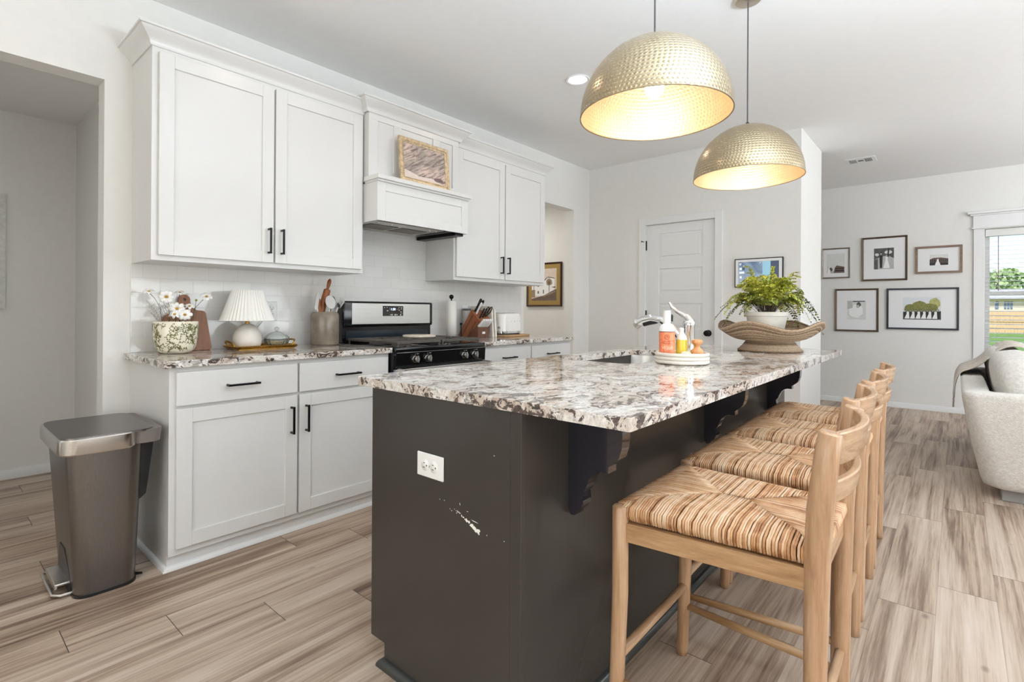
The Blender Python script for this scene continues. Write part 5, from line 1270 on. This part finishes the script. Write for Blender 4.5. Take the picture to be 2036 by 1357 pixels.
M['fr_bronze'] = plain('beaded_bronze_frame', rgb(112, 94, 78), .4, .7, noise=.35, nscale=160)
M['fr_silver'] = plain('warm_silver_frame', rgb(150, 138, 124), .35, .8, noise=.2)
M['fr_wood'] = wood('grey_brown_wood_frame', rgb(104, 84, 72), rgb(138, 114, 98), rgb(160, 136, 118), 'x', 1, .6)
M['fr_black'] = plain('navy_black_frame', rgb(26, 30, 44), .35)
YW = YL-.0005
def wallpic(name, label, x0, x1, z0, z1, ph, fw_, fd, fmat, parts, **kw):
    cx_, cz_ = (x0+x1)/2, (z0+z1)/2; px0, px1, pz0, pz1 = ph
    return frame(name, label, 'picture frame', (cx_, YW, cz_), (1, 0, 0), (0, -1, 0), x1-x0, z1-z0, fw_, fd, fmat, (px0-cx_, px1-cx_, pz0-cz_, pz1-cz_), parts, **kw)
def person_suit(x, y, s_, c=None): return [(c or blk, [(x-.05*s_, y), (x+.05*s_, y), (x+.065*s_, y+.30*s_), (x+.07*s_, y+.52*s_), (x-.07*s_, y+.52*s_), (x-.065*s_, y+.3*s_)]), (gry, blob(x, y+.60*s_, .035*s_, .055*s_, 10, 1, .05)), (blk, [(x-.036*s_, y+.62*s_), (x+.036*s_, y+.62*s_), (x+.02*s_, y+.67*s_), (x-.02*s_, y+.67*s_)])]
def person_dress(x, y, s_): return [(wht, [(x-.15*s_, y), (x+.15*s_, y), (x+.05*s_, y+.36*s_), (x+.06*s_, y+.50*s_), (x-.06*s_, y+.50*s_), (x-.05*s_, y+.36*s_)]), (gry, blob(x, y+.57*s_, .033*s_, .05*s_, 10, 2, .05)), (dkg, blob(x+.005, y+.60*s_, .04*s_, .035*s_, 8, 3, .05))]
wallpic('picture_frame', 'smallest framed photo, grey wood frame at the left end beside the wall corner', 1.842, 2.150, 1.577, 1.966, (1.897, 2.095, 1.644, 1.892), .017, .022, M['fr_silver'],
        [(lgt, FULL), (gry, [(0, 0), (1, 0), (1, .10), (0, .14)]), (brn, [(.40, .02), (.98, .02), (.98, .32), (.72, .37), (.55, .40), (.45, .28)]), (blk, [(.46, .10), (.96, .10), (.96, .16), (.46, .16)]), (blk, [(.46, .22), (.96, .22), (.96, .27), (.48, .26)]), (dkg, blob(.24, .20, .10, .11, 12, 4)), (wht, [(.02, .0), (.22, .0), (.20, .18), (.12, .26), (.05, .1)])])
wallpic('picture_frame', 'framed photo of a couple under trees, bronze beaded frame in the upper middle', 2.274, 2.730, 1.531, 2.070, (2.401, 2.599, 1.673, 1.929), .022, .024, M['fr_bronze'],
        [(gry, FULL), (dkg, [(0, .45), (.25, .55), (.5, .62), (.8, .6), (1, .5), (1, 1), (0, 1)]), (lgt, blob(.72, .80, .22, .10, 12, 7)), (lgt, blob(.15, .70, .12, .08, 12, 8)), (blk, [(.66, .55), (.74, .55), (.78, 1), (.70, 1)]), (dkg, [(0, 0), (.2, 0), (.2, .5), (0, .45)])]+person_suit(.36, .05, 1.15)+person_dress(.64, .04, 1.1), beaded=True)
wallpic('picture_frame', 'small wide photo in a grey-brown wood frame, nearest to the window', 2.803, 3.225, 1.600, 1.918, (2.935, 3.101, 1.694, 1.817), .024, .020, M['fr_wood'],
        [(brn, FULL), (lgt, [(0, .55), (.2, .7), (.6, .72), (1, .6), (1, 1), (0, 1)]), (blk, [(0, .0), (1, .0), (1, .22), (0, .25)])]+[(blk, blob(.06+.1*k, .42, .035, .22, 8, k)) for k in range(4)]+[(blk, blob(.56+.1*k, .42, .035, .22, 8, k)) for k in range(5)]+person_dress(.44, .05, 1.0)+[(wht, [(.30, .0), (.58, .0), (.48, .40), (.40, .40)])], beaded=False)
wallpic('picture_frame', 'pale framed photo in a bronze beaded frame, lower left of the group', 1.990, 2.450, .902, 1.440, (2.125, 2.320, 1.053, 1.287), .022, .024, M['fr_bronze'],
        [(lgt, FULL), (wht, blob(.45, .45, .42, .40, 16, 5)), (gry, [(0, .55), (.3, .62), (.28, 1), (0, 1)]), (dkg, blob(.62, .80, .13, .14, 12, 6)), (gry, blob(.58, .70, .10, .10, 12, 2)), (blk, [(.3, .94), (.95, .95), (.95, .99), (.3, .99)])], beaded=True)
pl_ = [(skyc, FULL), (grn2, blob(.84, .72, .16, .27, 14, 3)), (grn, blob(.20, .48, .20, .24, 16, 8)), (grn, blob(.45, .58, .24, .28, 16, 9)), (grn, blob(.72, .52, .22, .22, 16, 10)), (dkg, [(0, 0), (1, 0), (1, .38), (0, .35)])]
for k in range(13): pl_ += (person_dress(.06+.073*k, .04, .62) if k % 2 else person_suit(.06+.073*k, .04, .60))
wallpic('picture_frame', 'wide photo of a bridal party by trees in a black frame, lower right', 2.530, 3.197, .943, 1.434, (2.689, 3.040, 1.061, 1.324), .020, .022, M['fr_black'], pl_, beaded=False)
# tilted gilt frame on the hood shelf
gilt = plain('gilt_frame', rgb(194, 172, 138), .35, .35, noise=.3, nscale=45)
def mk_art():
    n = NT('abstract_drawing'); co = n.coord(); v = n.mapping(n.mapping(co, rot=(0, 0, R(62))), (60, 8, 1))
    a = n.noise(v, 1.2, 6, .7, .4); c = n.noise(co, 7, 3, .5)
    col = n.mix(n.ramp(c, [(.42, (0, 0, 0)), (.6, (1, 1, 1))]), rgb(178, 164, 154), rgb(220, 196, 182))
    n.set(n.mix(n.ramp(a, [(.40, (1, 1, 1)), (.56, (0, 0, 0))]), col, rgb(118, 104, 98)), .5); return n.m
art = mk_art()
fx0, fy_, fz_ = .440, 2.262, 1.9725
tl = Matrix.Rotation(R(-5.0), 3, 'Y')
frame('framed_drawing', 'gold-framed sketchy abstract drawing propped on the hood shelf', 'painting', (.431, 2.262, 2.124), (0, 1, 0), (1, 0, 0), .425, .298, .034, .020, gilt, (-.18, .18, -.116, .116),
      [(art, FULL), (pm('drawing_pale_ground', rgb(226, 210, 200), .06), [(0, 0), (.95, 0), (.7, .12), (.35, .10), (.1, .2), (0, .22)]), (pm('drawing_dark_leaf', rgb(120, 98, 96), .2), blob(.82, .12, .13, .07, 12, 3))], tilt=tl)
# gilt and dark framed townscape in the passage
M['fr_dark'] = plain('dark_brown_frame', rgb(62, 34, 22), .3); M['fr_goldmat'] = plain('gold_slip_mat', rgb(170, 142, 82), .4, .4)
tp_ = [(sep1, FULL), (wht, [(.0, .15), (.62, .15), (.92, .35), (.92, .68), (.66, .72), (.38, .62), (.0, .60)]), (sep1, [(0, .62), (.38, .64), (.66, .74), (.92, .70), (1, .72), (1, 1), (0, 1)]),
       (sep2, [(.52, .62), (.66, .72), (.92, .68), (.93, .70), (.66, .75), (.50, .65)]), (sep2, [(0, 0), (1, 0), (1, .36), (.78, .28), (.5, .16), (0, .06)]), (sep3, [(.4, .14), (.78, .25), (.95, .30), (.95, .26), (.5, .12)]),
       (sep2, [(.24, .44), (.30, .44), (.30, .52), (.24, .52)]), (sep2, [(.24, .22), (.30, .22), (.30, .30), (.24, .30)]), (sep2, [(.46, .22), (.50, .22), (.50, .34), (.46, .34)]), (sep3, [(.0, .1), (.14, .1), (.14, .34), (.0, .34)]),
       (sep2, [(.70, .26), (.72, .26), (.725, .50), (.70, .50)]), (sep2, [(.80, .42), (.96, .44), (.96, .38)]), (sep3, blob(.71, .58, .16, .13, 12, 4, .35)), (sep2, blob(.71, .55, .07, .09, 9, 6, .5)), (sep2, [(.08, .3), (.10, .3), (.10, .5), (.08, .5)])]
frame('framed_townscape', 'sepia townscape print in a dark and gold frame through the opening past the counter', 'painting', (-.575, 4.9495, 1.452), (1, 0, 0), (0, -1, 0), .520, .525, .020, .026, M['fr_dark'], (-.185, .185, -.19, .19), tp_, matmat=M['fr_goldmat'])
# cream border inside the gold slip
# whitewashed frame at the left edge in the entry hall
frame('whitewashed_frame', 'worn whitewashed frame on the entry hall wall at the left picture edge', 'picture frame', (-1.5995, .09, 1.512), (0, 1, 0), (1, 0, 0), .62, .760, .045, .022, plain('worn_white_paint', rgb(222, 222, 214), .7, noise=.12, nscale=30), (-.24, .24, -.30, .30),
      [(pm('pale_print', rgb(226, 222, 214), .04), FULL), (gry, blob(.5, .4, .3, .2, 16, 3))], beaded=False)
# smart display on the pantry wall
t = thing('wall_display', 'black framed digital screen on the wall behind the fern', 'screen', (1.81, YB, 1.498)); a0, a1, c0, c1 = 1.604, 2.016, 1.366, 1.630
b = MB(); b.box(a0, a1, YB-.024, YB-.0005, c0, c1, .002); b.build('frame', plain('screen_black_frame', (.01, .01, .012), .3), t)
b = MB(); b.box(a0+.009, a1-.009, YB-.0252, YB-.023, c0+.009, c1-.009); b.build('mat_board', M['mat'], t)
def mk_screen():
    n = NT('screen_picture'); co = n.coord(); x, y, z = n.sep(co); f = n.noise(co, 5, 2, .4, 1.0)
    col = n.ramp(f, [(.35, rgb(92, 112, 140)), (.5, rgb(134, 156, 180)), (.66, rgb(184, 198, 210))])
    n.set((0, 0, 0), .15); n.link(col, n.b.inputs['Emission Color']); n.b.inputs['Emission Strength'].default_value = .85; return n.m
e_w, e_c, e_d = emit('screen_white', (.9, .95, 1), .9), emit('screen_cyan', rgb(158, 206, 226), .9), emit('screen_dark', rgb(84, 96, 116), .8)
b = MB(); s0, s1, q0, q1 = a0+.034, a1-.034, c0+.034, c1-.032; yy = YB-.0256; b.smooth = False
b.box(s0, s1, yy, YB-.025, q0, q1)
def scr(mi, x0, x1, z0, z1): b.mi = mi; b.flat([(x0, yy-.0003*mi, z0), (x1, yy-.0003*mi, z0), (x1, yy-.0003*mi, z1), (x0, yy-.0003*mi, z1)])
scr(2, 1.846, 1.913, q0, q1-.001); scr(3, 1.916, s1, q0, q1)
for (x, z, w, h) in ((s0+.006, q1-.020, .022, .010), (s0+.008, q1-.030, .016, .005), (s0+.010, q1-.072, .022, .022), (s0+.008, q1-.106, .045, .020), (s0+.012, q1-.150, .018, .022), (1.823, q1-.016, .007, .008), (1.872, q1-.024, .014, .012), (1.925, q1-.012, .030, .003), (1.923, q1-.066, .024, .030), (1.950, q1-.10, .020, .022), (1.922, q1-.15, .030, .02)): scr(1, x, x+w, z, z+h)
scr(3, s0+.035, s0+.056, q1-.072, q1-.050)
b.build('screen', [mk_screen(), e_w, e_c, e_d], t)

# ================================================================= TRASH CAN
t = thing('trash_can', 'tall taupe steel pedal trash can with a bright steel rim beside the white cabinet', 'trash can', (.42, .52, 0))
def rring(b, x0, x1, y0, y1, r_, z, n=7): return [b.bm.verts.new((p[0], p[1], z)) for p in frect(x0, x1, y0, y1, r_, n)]
def loft(b, rings, cap0=True, cap1=True):
    for A, B_ in zip(rings, rings[1:]):
        for k in range(len(A)): b._fin([b.bm.faces.new((A[k], A[(k+1) % len(A)], B_[(k+1) % len(A)], B_[k]))])
    if cap0: b._fin([b.bm.faces.new(list(reversed(rings[0])))])
    if cap1: b._fin([b.bm.faces.new(rings[-1])])
b = MB(); rs = []
for z, g in ((0.008, 0), (.03, .001), (.585, 1)):
    f = (z-.008)/.577
    rs.append(rring(b, .190-.012*f, .590+.055*f, .418-.036*f, .620+.008*f, .052, z))
loft(b, rs); bd = b.build('body', M['steel_bin'], t)
b = MB(); b.plate(frect(.187, .593, .415, .623, .052, 7), [], 0, .012); b.build('base_ring', M['black_plastic'], t)
b = MB(); b.poly_extrude([(.275, .4195-.010, .012), (.515, .4195-.010, .012), (.515, .4145, .05), (.47, .408, .13), (.44, .405, .165), (.35, .405, .165), (.31, .408, .13), (.275, .4145, .05)], (0, .006, 0)); b.build('pedal_recess', M['black_plastic'], bd)
b = MB(); b.box(.295, .500, .372, .418, .040, .052, .004); b.box(.295, .500, .368, .380, .030, .052, .004); b.build('pedal', M['nickel'], t)
b = MB(); b.tube([(.235, .42, .012), (.235, .385, .012), (.255, .362, .013), (.50, .362, .013), (.520, .385, .012), (.520, .42, .012)], .006, 10); b.build('foot_bar', M['nickel'], t)
b = MB(); rs = [rring(b, .168, .656, .360, .606, .055, .578), rring(b, .165, .660, .357, .608, .055, .584), rring(b, .165, .660, .357, .608, .055, .636), rring(b, .168, .657, .360, .606, .054, .640)]; loft(b, rs); b.build('rim', M['steel_rim'], t)
b = MB(); b.plate(frect(.176, .648, .368, .665, .05, 7), [], .636, .6445); b.build('lid', M['steel_bin'], t)
b = MB(); rs = [rring(b, .185, .640, .595, .690, .035, .585), rring(b, .180, .645, .595, .695, .035, .64)]; loft(b, rs); b.build('hinge_housing', plain('taupe_plastic', rgb(118, 110, 104), .4), t)
b = MB(); b.poly_extrude([(.28, .625, .585), (.28, .676, .585), (.28, .648, .36), (.28, .625, .34)], (.30, 0, 0)); b.build('rear_spine', M['black_plastic'], t)
b = MB(); b.tube([(.53, .615, .01), (.545, .645, .01), (.56, .64, .02), (.56, .612, .03)], .003, 6); b.build('liner_clip', M['black_metal'], t)

# ================================================================= BAR STOOLS
def make_stool(label):
    """local frame: +X towards the back rest, Y across; origin on the floor at seat centre"""
    t = thing('bar_stool', label, 'bar stool', (0, 0, 0), group='oak and rush bar stools along the island')
    t['_o'] = (0, 0, 0)
    FX, BX = -.221, .221; FY, BY = .229, .192; FT = .628
    def part(nm, b, m_, p=None): return b.build(nm, m_, p or t, world=False)
    for s_ in (-1, 1):
        b = MB(); b.tube([(FX-.014, s_*(FY+.002), 0), (FX-.012, s_*(FY+.002), .02), (FX, s_*FY, .40), (FX, s_*FY, FT-.004), (FX, s_*FY, FT)], [.0165, .018, .021, .021, .0185], 20); part('leg', b, M['oak'])
    for s_ in (-1, 1):
        b = MB(); b.tube([(BX-.003, s_*(BY+.004), 0), (BX-.003, s_*(BY+.004), .03), (BX, s_*BY, .38), (BX+.002, s_*BY, .55), (BX+.003, s_*BY, .62), (BX+.008, s_*BY, .72), (BX+.018, s_*BY, .82), (BX+.026, s_*BY, .882), (BX+.027, s_*BY, .886)],
                         [.018, .020, .0225, .0245, .0255, .026, .0245, .0225, .020], 20); part('leg', b, M['oak'])
    za, zb = .540, .588
    for s_ in (-1, 1):
        b = MB(); th = .020; y0a, y0b = s_*(FY-.002), s_*(BY-.002)
        b.poly_extrude([(FX+.012, y0a-th/2, za), (BX-.012, y0b-th/2, za), (BX-.012, y0b+th/2, za), (FX+.012, y0a+th/2, za)], (0, 0, zb-za)); part('side_apron', b, M['oak_h'])
    b = MB(); b.box(FX-.010, FX+.010, -FY+.012, FY-.012, za, zb, .002); part('front_apron', b, M['oak_y'])
    b = MB(); b.box(BX-.016, BX+.006, -BY+.012, BY-.012, za, zb, .002); part('rear_apron', b, M['oak_y'])
    b = MB(); b.tube([(FX-.004, -FY, .232), (FX-.004, FY, .232)], [.013, .013], 14); part('stretcher', b, M['oak_y'])
    b = MB(); b.tube([(BX-.002, -BY, .225), (BX-.002, BY, .225)], [.012, .012], 14); part('stretcher', b, M['oak_y'])
    for s_ in (-1, 1):
        b = MB(); b.tube([(FX-.006, s_*(FY+.001), .165), (0, s_*(FY+BY)/2, .165), (BX+.004, s_*(BY+.002), .165)], [.0105, .0125, .0105], 14); part('stretcher', b, M['oak_h'])
    def rail(z0, z1, x0, dx, nm):
        b = MB(); n_ = 22; rows = []
        for i in range(n_+1):
            y = -BY-.004+2*(BY+.004)*i/n_; c = 1-(y/(BY+.004))**2; xo = x0+.040*c
            sl = Vector((1, .104*y/(BY**2)*1.0, 0)).normalized(); thk = .014
            ring = []
            for (d_, z, xs) in ((-thk*.5, z0, 0), (thk*.5, z0, 0), (thk*.5+.001, (z0+z1)/2, dx/2), (thk*.5, z1, dx), (-thk*.5, z1, dx), (-thk*.5, (z0+z1)/2, dx/2)):
                ring.append(b.bm.verts.new(Vector((xo+xs, y, z))+sl*d_*1.25))
            rows.append(ring)
        fs = []
        for A, B_ in zip(rows, rows[1:]):
            for k in range(6): fs.append(b.bm.faces.new((A[k], A[(k+1) % 6], B_[(k+1) % 6], B_[k])))
        fs.append(b.bm.faces.new(rows[0])); fs.append(b.bm.faces.new(list(reversed(rows[-1])))); b._fin(fs); bmesh.ops.recalc_face_normals(b.bm, faces=fs)
        o = part(nm, b, M['oak_y']); md = o.modifiers.new('ease', 'BEVEL'); md.width = .004; md.segments = 3; md.limit_method = 'ANGLE'; md.angle_limit = R(50)
    rail(.810, .884, BX+.014, .013, 'back_rail'); rail(.724, .776, BX+.003, .008, 'back_rail')
    # rush seat: cords wrapped over the rails and meeting on the diagonals
    b = MB(); x0, x1 = FX-.006, BX+.002; yf_, yb_2 = FY-.004, BY-.004; zr = .624
    rr = random.Random(4)
    def half(x): return yf_+(yb_2-yf_)*(x-x0)/(x1-x0)
    dp = .192                                  # depth of the front / back triangles
    def pillow(x, y):
        u = min(1, (x-x0)/.05, (x1-x)/.05); v = min(1, (half(x)-abs(y))/.05); u = max(0, u); v = max(0, v)
        return zr+.020*math.sqrt(max(0, u))*math.sqrt(max(0, v))-.008*max(0, 1-abs(y)/half(x)*1.0)*.6
    pitch_ = .0061; rad = .0032; pt2 = .0050
    n_ = int((x1-x0-.030)/pitch_)
    for s_ in (-1, 1):
        for k in range(n_+1):
            x = x0+.015+(x1-x0-.030)*k/n_; h = half(x)
            # inner end of the cord: on the diagonals, else on the centre ridge
            inn = max(0.004, h*(1-(x-x0)/dp) if x-x0 < dp else (h*(1-(x1-x)/dp) if x1-x < dp else 0.004))
            jx = rr.uniform(-.0012, .0012); L = h-inn; P_ = []
            for (q, z) in ((h-.012, .594), (h+.004, .597), (h+.011, .612), (h+.008, .628)): P_.append((x+jx, s_*q, z))
            m_ = max(2, int(L/.03))
            for i in range(m_+1): y = (h-.006)-(h-.006-inn)*i/m_; P_.append((x+jx+rr.uniform(-.0007, .0007), s_*y, pillow(x, y)+.001))
            b.tube(P_, rad*rr.uniform(.88, 1.08), 6)
    for s_, xe_, hh in ((-1, x0, yf_), (1, x1, yb_2)):
        n2 = int((2*hh-.03)/pt2)
        for k in range(n2+1):
            y = -hh+.015+(2*hh-.03)*k/n2; f = 1-abs(y)/hh; inn = dp*f
            if inn < .006: continue
            jy = rr.uniform(-.001, .001); P_ = []
            for (q, z) in ((-.012, .594), (.004, .597), (.011, .612), (.008, .628)): P_.append((xe_+s_*q, y+jy, z))
            m_ = max(2, int(inn/.03))
            for i in range(m_+1): d_ = .006+(inn-.006)*i/m_; xx = xe_-s_*d_; P_.append((xx, y+jy, pillow(xx, y)+.0015))
            b.tube(P_, rad*.80*rr.uniform(.88, 1.08), 6)
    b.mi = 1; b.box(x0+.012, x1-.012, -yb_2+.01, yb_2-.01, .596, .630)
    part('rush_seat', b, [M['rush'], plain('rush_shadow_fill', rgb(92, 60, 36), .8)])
    return t
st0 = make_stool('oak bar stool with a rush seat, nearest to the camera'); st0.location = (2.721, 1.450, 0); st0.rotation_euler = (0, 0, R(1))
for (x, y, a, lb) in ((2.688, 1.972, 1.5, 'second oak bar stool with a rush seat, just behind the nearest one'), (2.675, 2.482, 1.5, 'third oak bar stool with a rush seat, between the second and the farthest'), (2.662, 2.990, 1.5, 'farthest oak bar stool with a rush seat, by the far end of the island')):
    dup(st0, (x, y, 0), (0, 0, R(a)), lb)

# ================================================================= SOFA
t = thing('sofa', 'cream boucle sofa with rounded back and sloping sides at the right edge', 'sofa', (3.8, 5.2, 0))
sx_, ex_, sy_, ey_ = 3.195, 4.30, 4.16, 6.20
b = MB(); rs = []
for (z, ins, rad_) in ((.075, .130, .10), (.085, .106, .12), (.12, .094, .13), (.30, .058, .11), (.52, .020, .09), (.625, .004, .07), (.650, .004, .06), (.664, .020, .05)):
    rs.append(rring(b, sx_+ins, ex_-ins*.3, sy_+ins, ey_-ins, rad_, z, 8))
for (z, ins, rad_) in ((.664, .105, .05), (.650, .118, .04), (.40, .122, .04)):
    rs.append(rring(b, sx_+ins+.02, ex_+.01 if False else ex_-.02, sy_+ins, ey_-ins, rad_, z, 8))
loft(b, rs); b.build('body', M['boucle'], t, sharp=75)
for i, (a, e) in enumerate(((sy_+.150, 5.175), (5.185, ey_-.150))):
    b = MB(); b.box(sx_+.18, ex_+.02, a, e, .395, .50, .04, 4); b.build('seat_cushion', M['boucle'], t, sharp=75)
def pillow_mesh(b, c, sx__, sy__, sz__, rot):
    n = 20; vs = b.lathe([(max(1e-7, math.sin(PI*i/n)), -math.cos(PI*i/n)) for i in range(n+1)], (0, 0, 0), 40)
    for v in b.bm.verts:
        if v in vs or True:
            p = v.co
            def se(q, e): return math.copysign(abs(q)**e, q)
            p.x, p.y, p.z = se(p.x, .55)*sx__, se(p.y, .55)*sy__, se(p.z, .55)*sz__
    bmesh.ops.transform(b.bm, matrix=Matrix.Translation(c) @ rot, verts=b.bm.verts[:])
for i, (y, h) in enumerate(((4.77, .225), (5.68, .215))):
    b = MB(); pillow_mesh(b, (3.475, y, .665), .115, .45, h, Matrix.Rotation(R(-9), 4, 'Y')); b.build('back_cushion', M['boucle'], t, sharp=75)
for (x, y) in ((3.385, 4.325), (4.10, 4.325), (3.385, 5.95), (4.10, 5.95)):
    b = MB(); b.box(x, x+.14, y, y+.14, 0, .085, .004); b.build('foot', plain('grey_wood_foot', rgb(150, 146, 142), .5), t)
# throw blanket over the far end of the back
t = thing('throw_blanket', 'fringed oatmeal throw blanket hanging over the back of the sofa', 'blanket', (3.30, 5.70, .70))
b = MB(); rr = random.Random(8); prof_t = []
ny, path_t = 22, [(3.165, .49), (3.168, .56), (3.178, .64), (3.205, .690), (3.265, .706), (3.33, .755), (3.385, .835), (3.45, .893), (3.53, .905), (3.61, .87), (3.68, .78)]
rows = []
for i in range(ny+1):
    v = i/ny; y = 5.28+.86*v; row = []
    for j, (x, z) in enumerate(path_t):
        w = math.sin(v*PI*7+j*.5)*.010+math.sin(v*PI*3+1+j)*.006
        drop = (.0 if j > 2 else (.03*math.sin(v*9)))
        row.append(b.bm.verts.new((x-abs(w)*.6*(1 if j < 4 else 0), y+.004*math.sin(j*2+i), z+(w if j >= 4 else 0)-drop+.004)))
    rows.append(row)
fs = []
for A, B_ in zip(rows, rows[1:]):
    for j in range(len(A)-1): fs.append(b.bm.faces.new((A[j], A[j+1], B_[j+1], B_[j])))
b._fin(fs); b.build('blanket', M['throw'], t, solid=.007, subsurf=1, sharp=80)
b = MB()
for i in range(60):
    y = 5.29+.84*i/59; z = .495-.03*math.sin((y-5.28)/.86*9); b.tube([(3.160, y, z+.01), (3.158+rr.uniform(-.005, .004), y+rr.uniform(-.004, .004), z-.035), (3.157+rr.uniform(-.006, .006), y+rr.uniform(-.006, .006), z-.075)], [.0022, .0026, .0018], 5)
b.build('fringe', M['throw'], t)
t = thing('throw_pillow', 'small dark grey cushion corner just visible on the sofa by the window', 'cushion', (3.98, 5.0, .70))
b = MB(); pillow_mesh(b, (3.93, 5.90, .70), .16, .08, .18, Matrix.Rotation(R(-20), 4, 'X')); b.build('pillow', plain('grey_linen', rgb(150, 150, 154), .9, bump=.3), t, sharp=75)
# ================================================================= tidy helper properties
for o in bpy.data.objects:
    if '_o' in o: del o['_o']
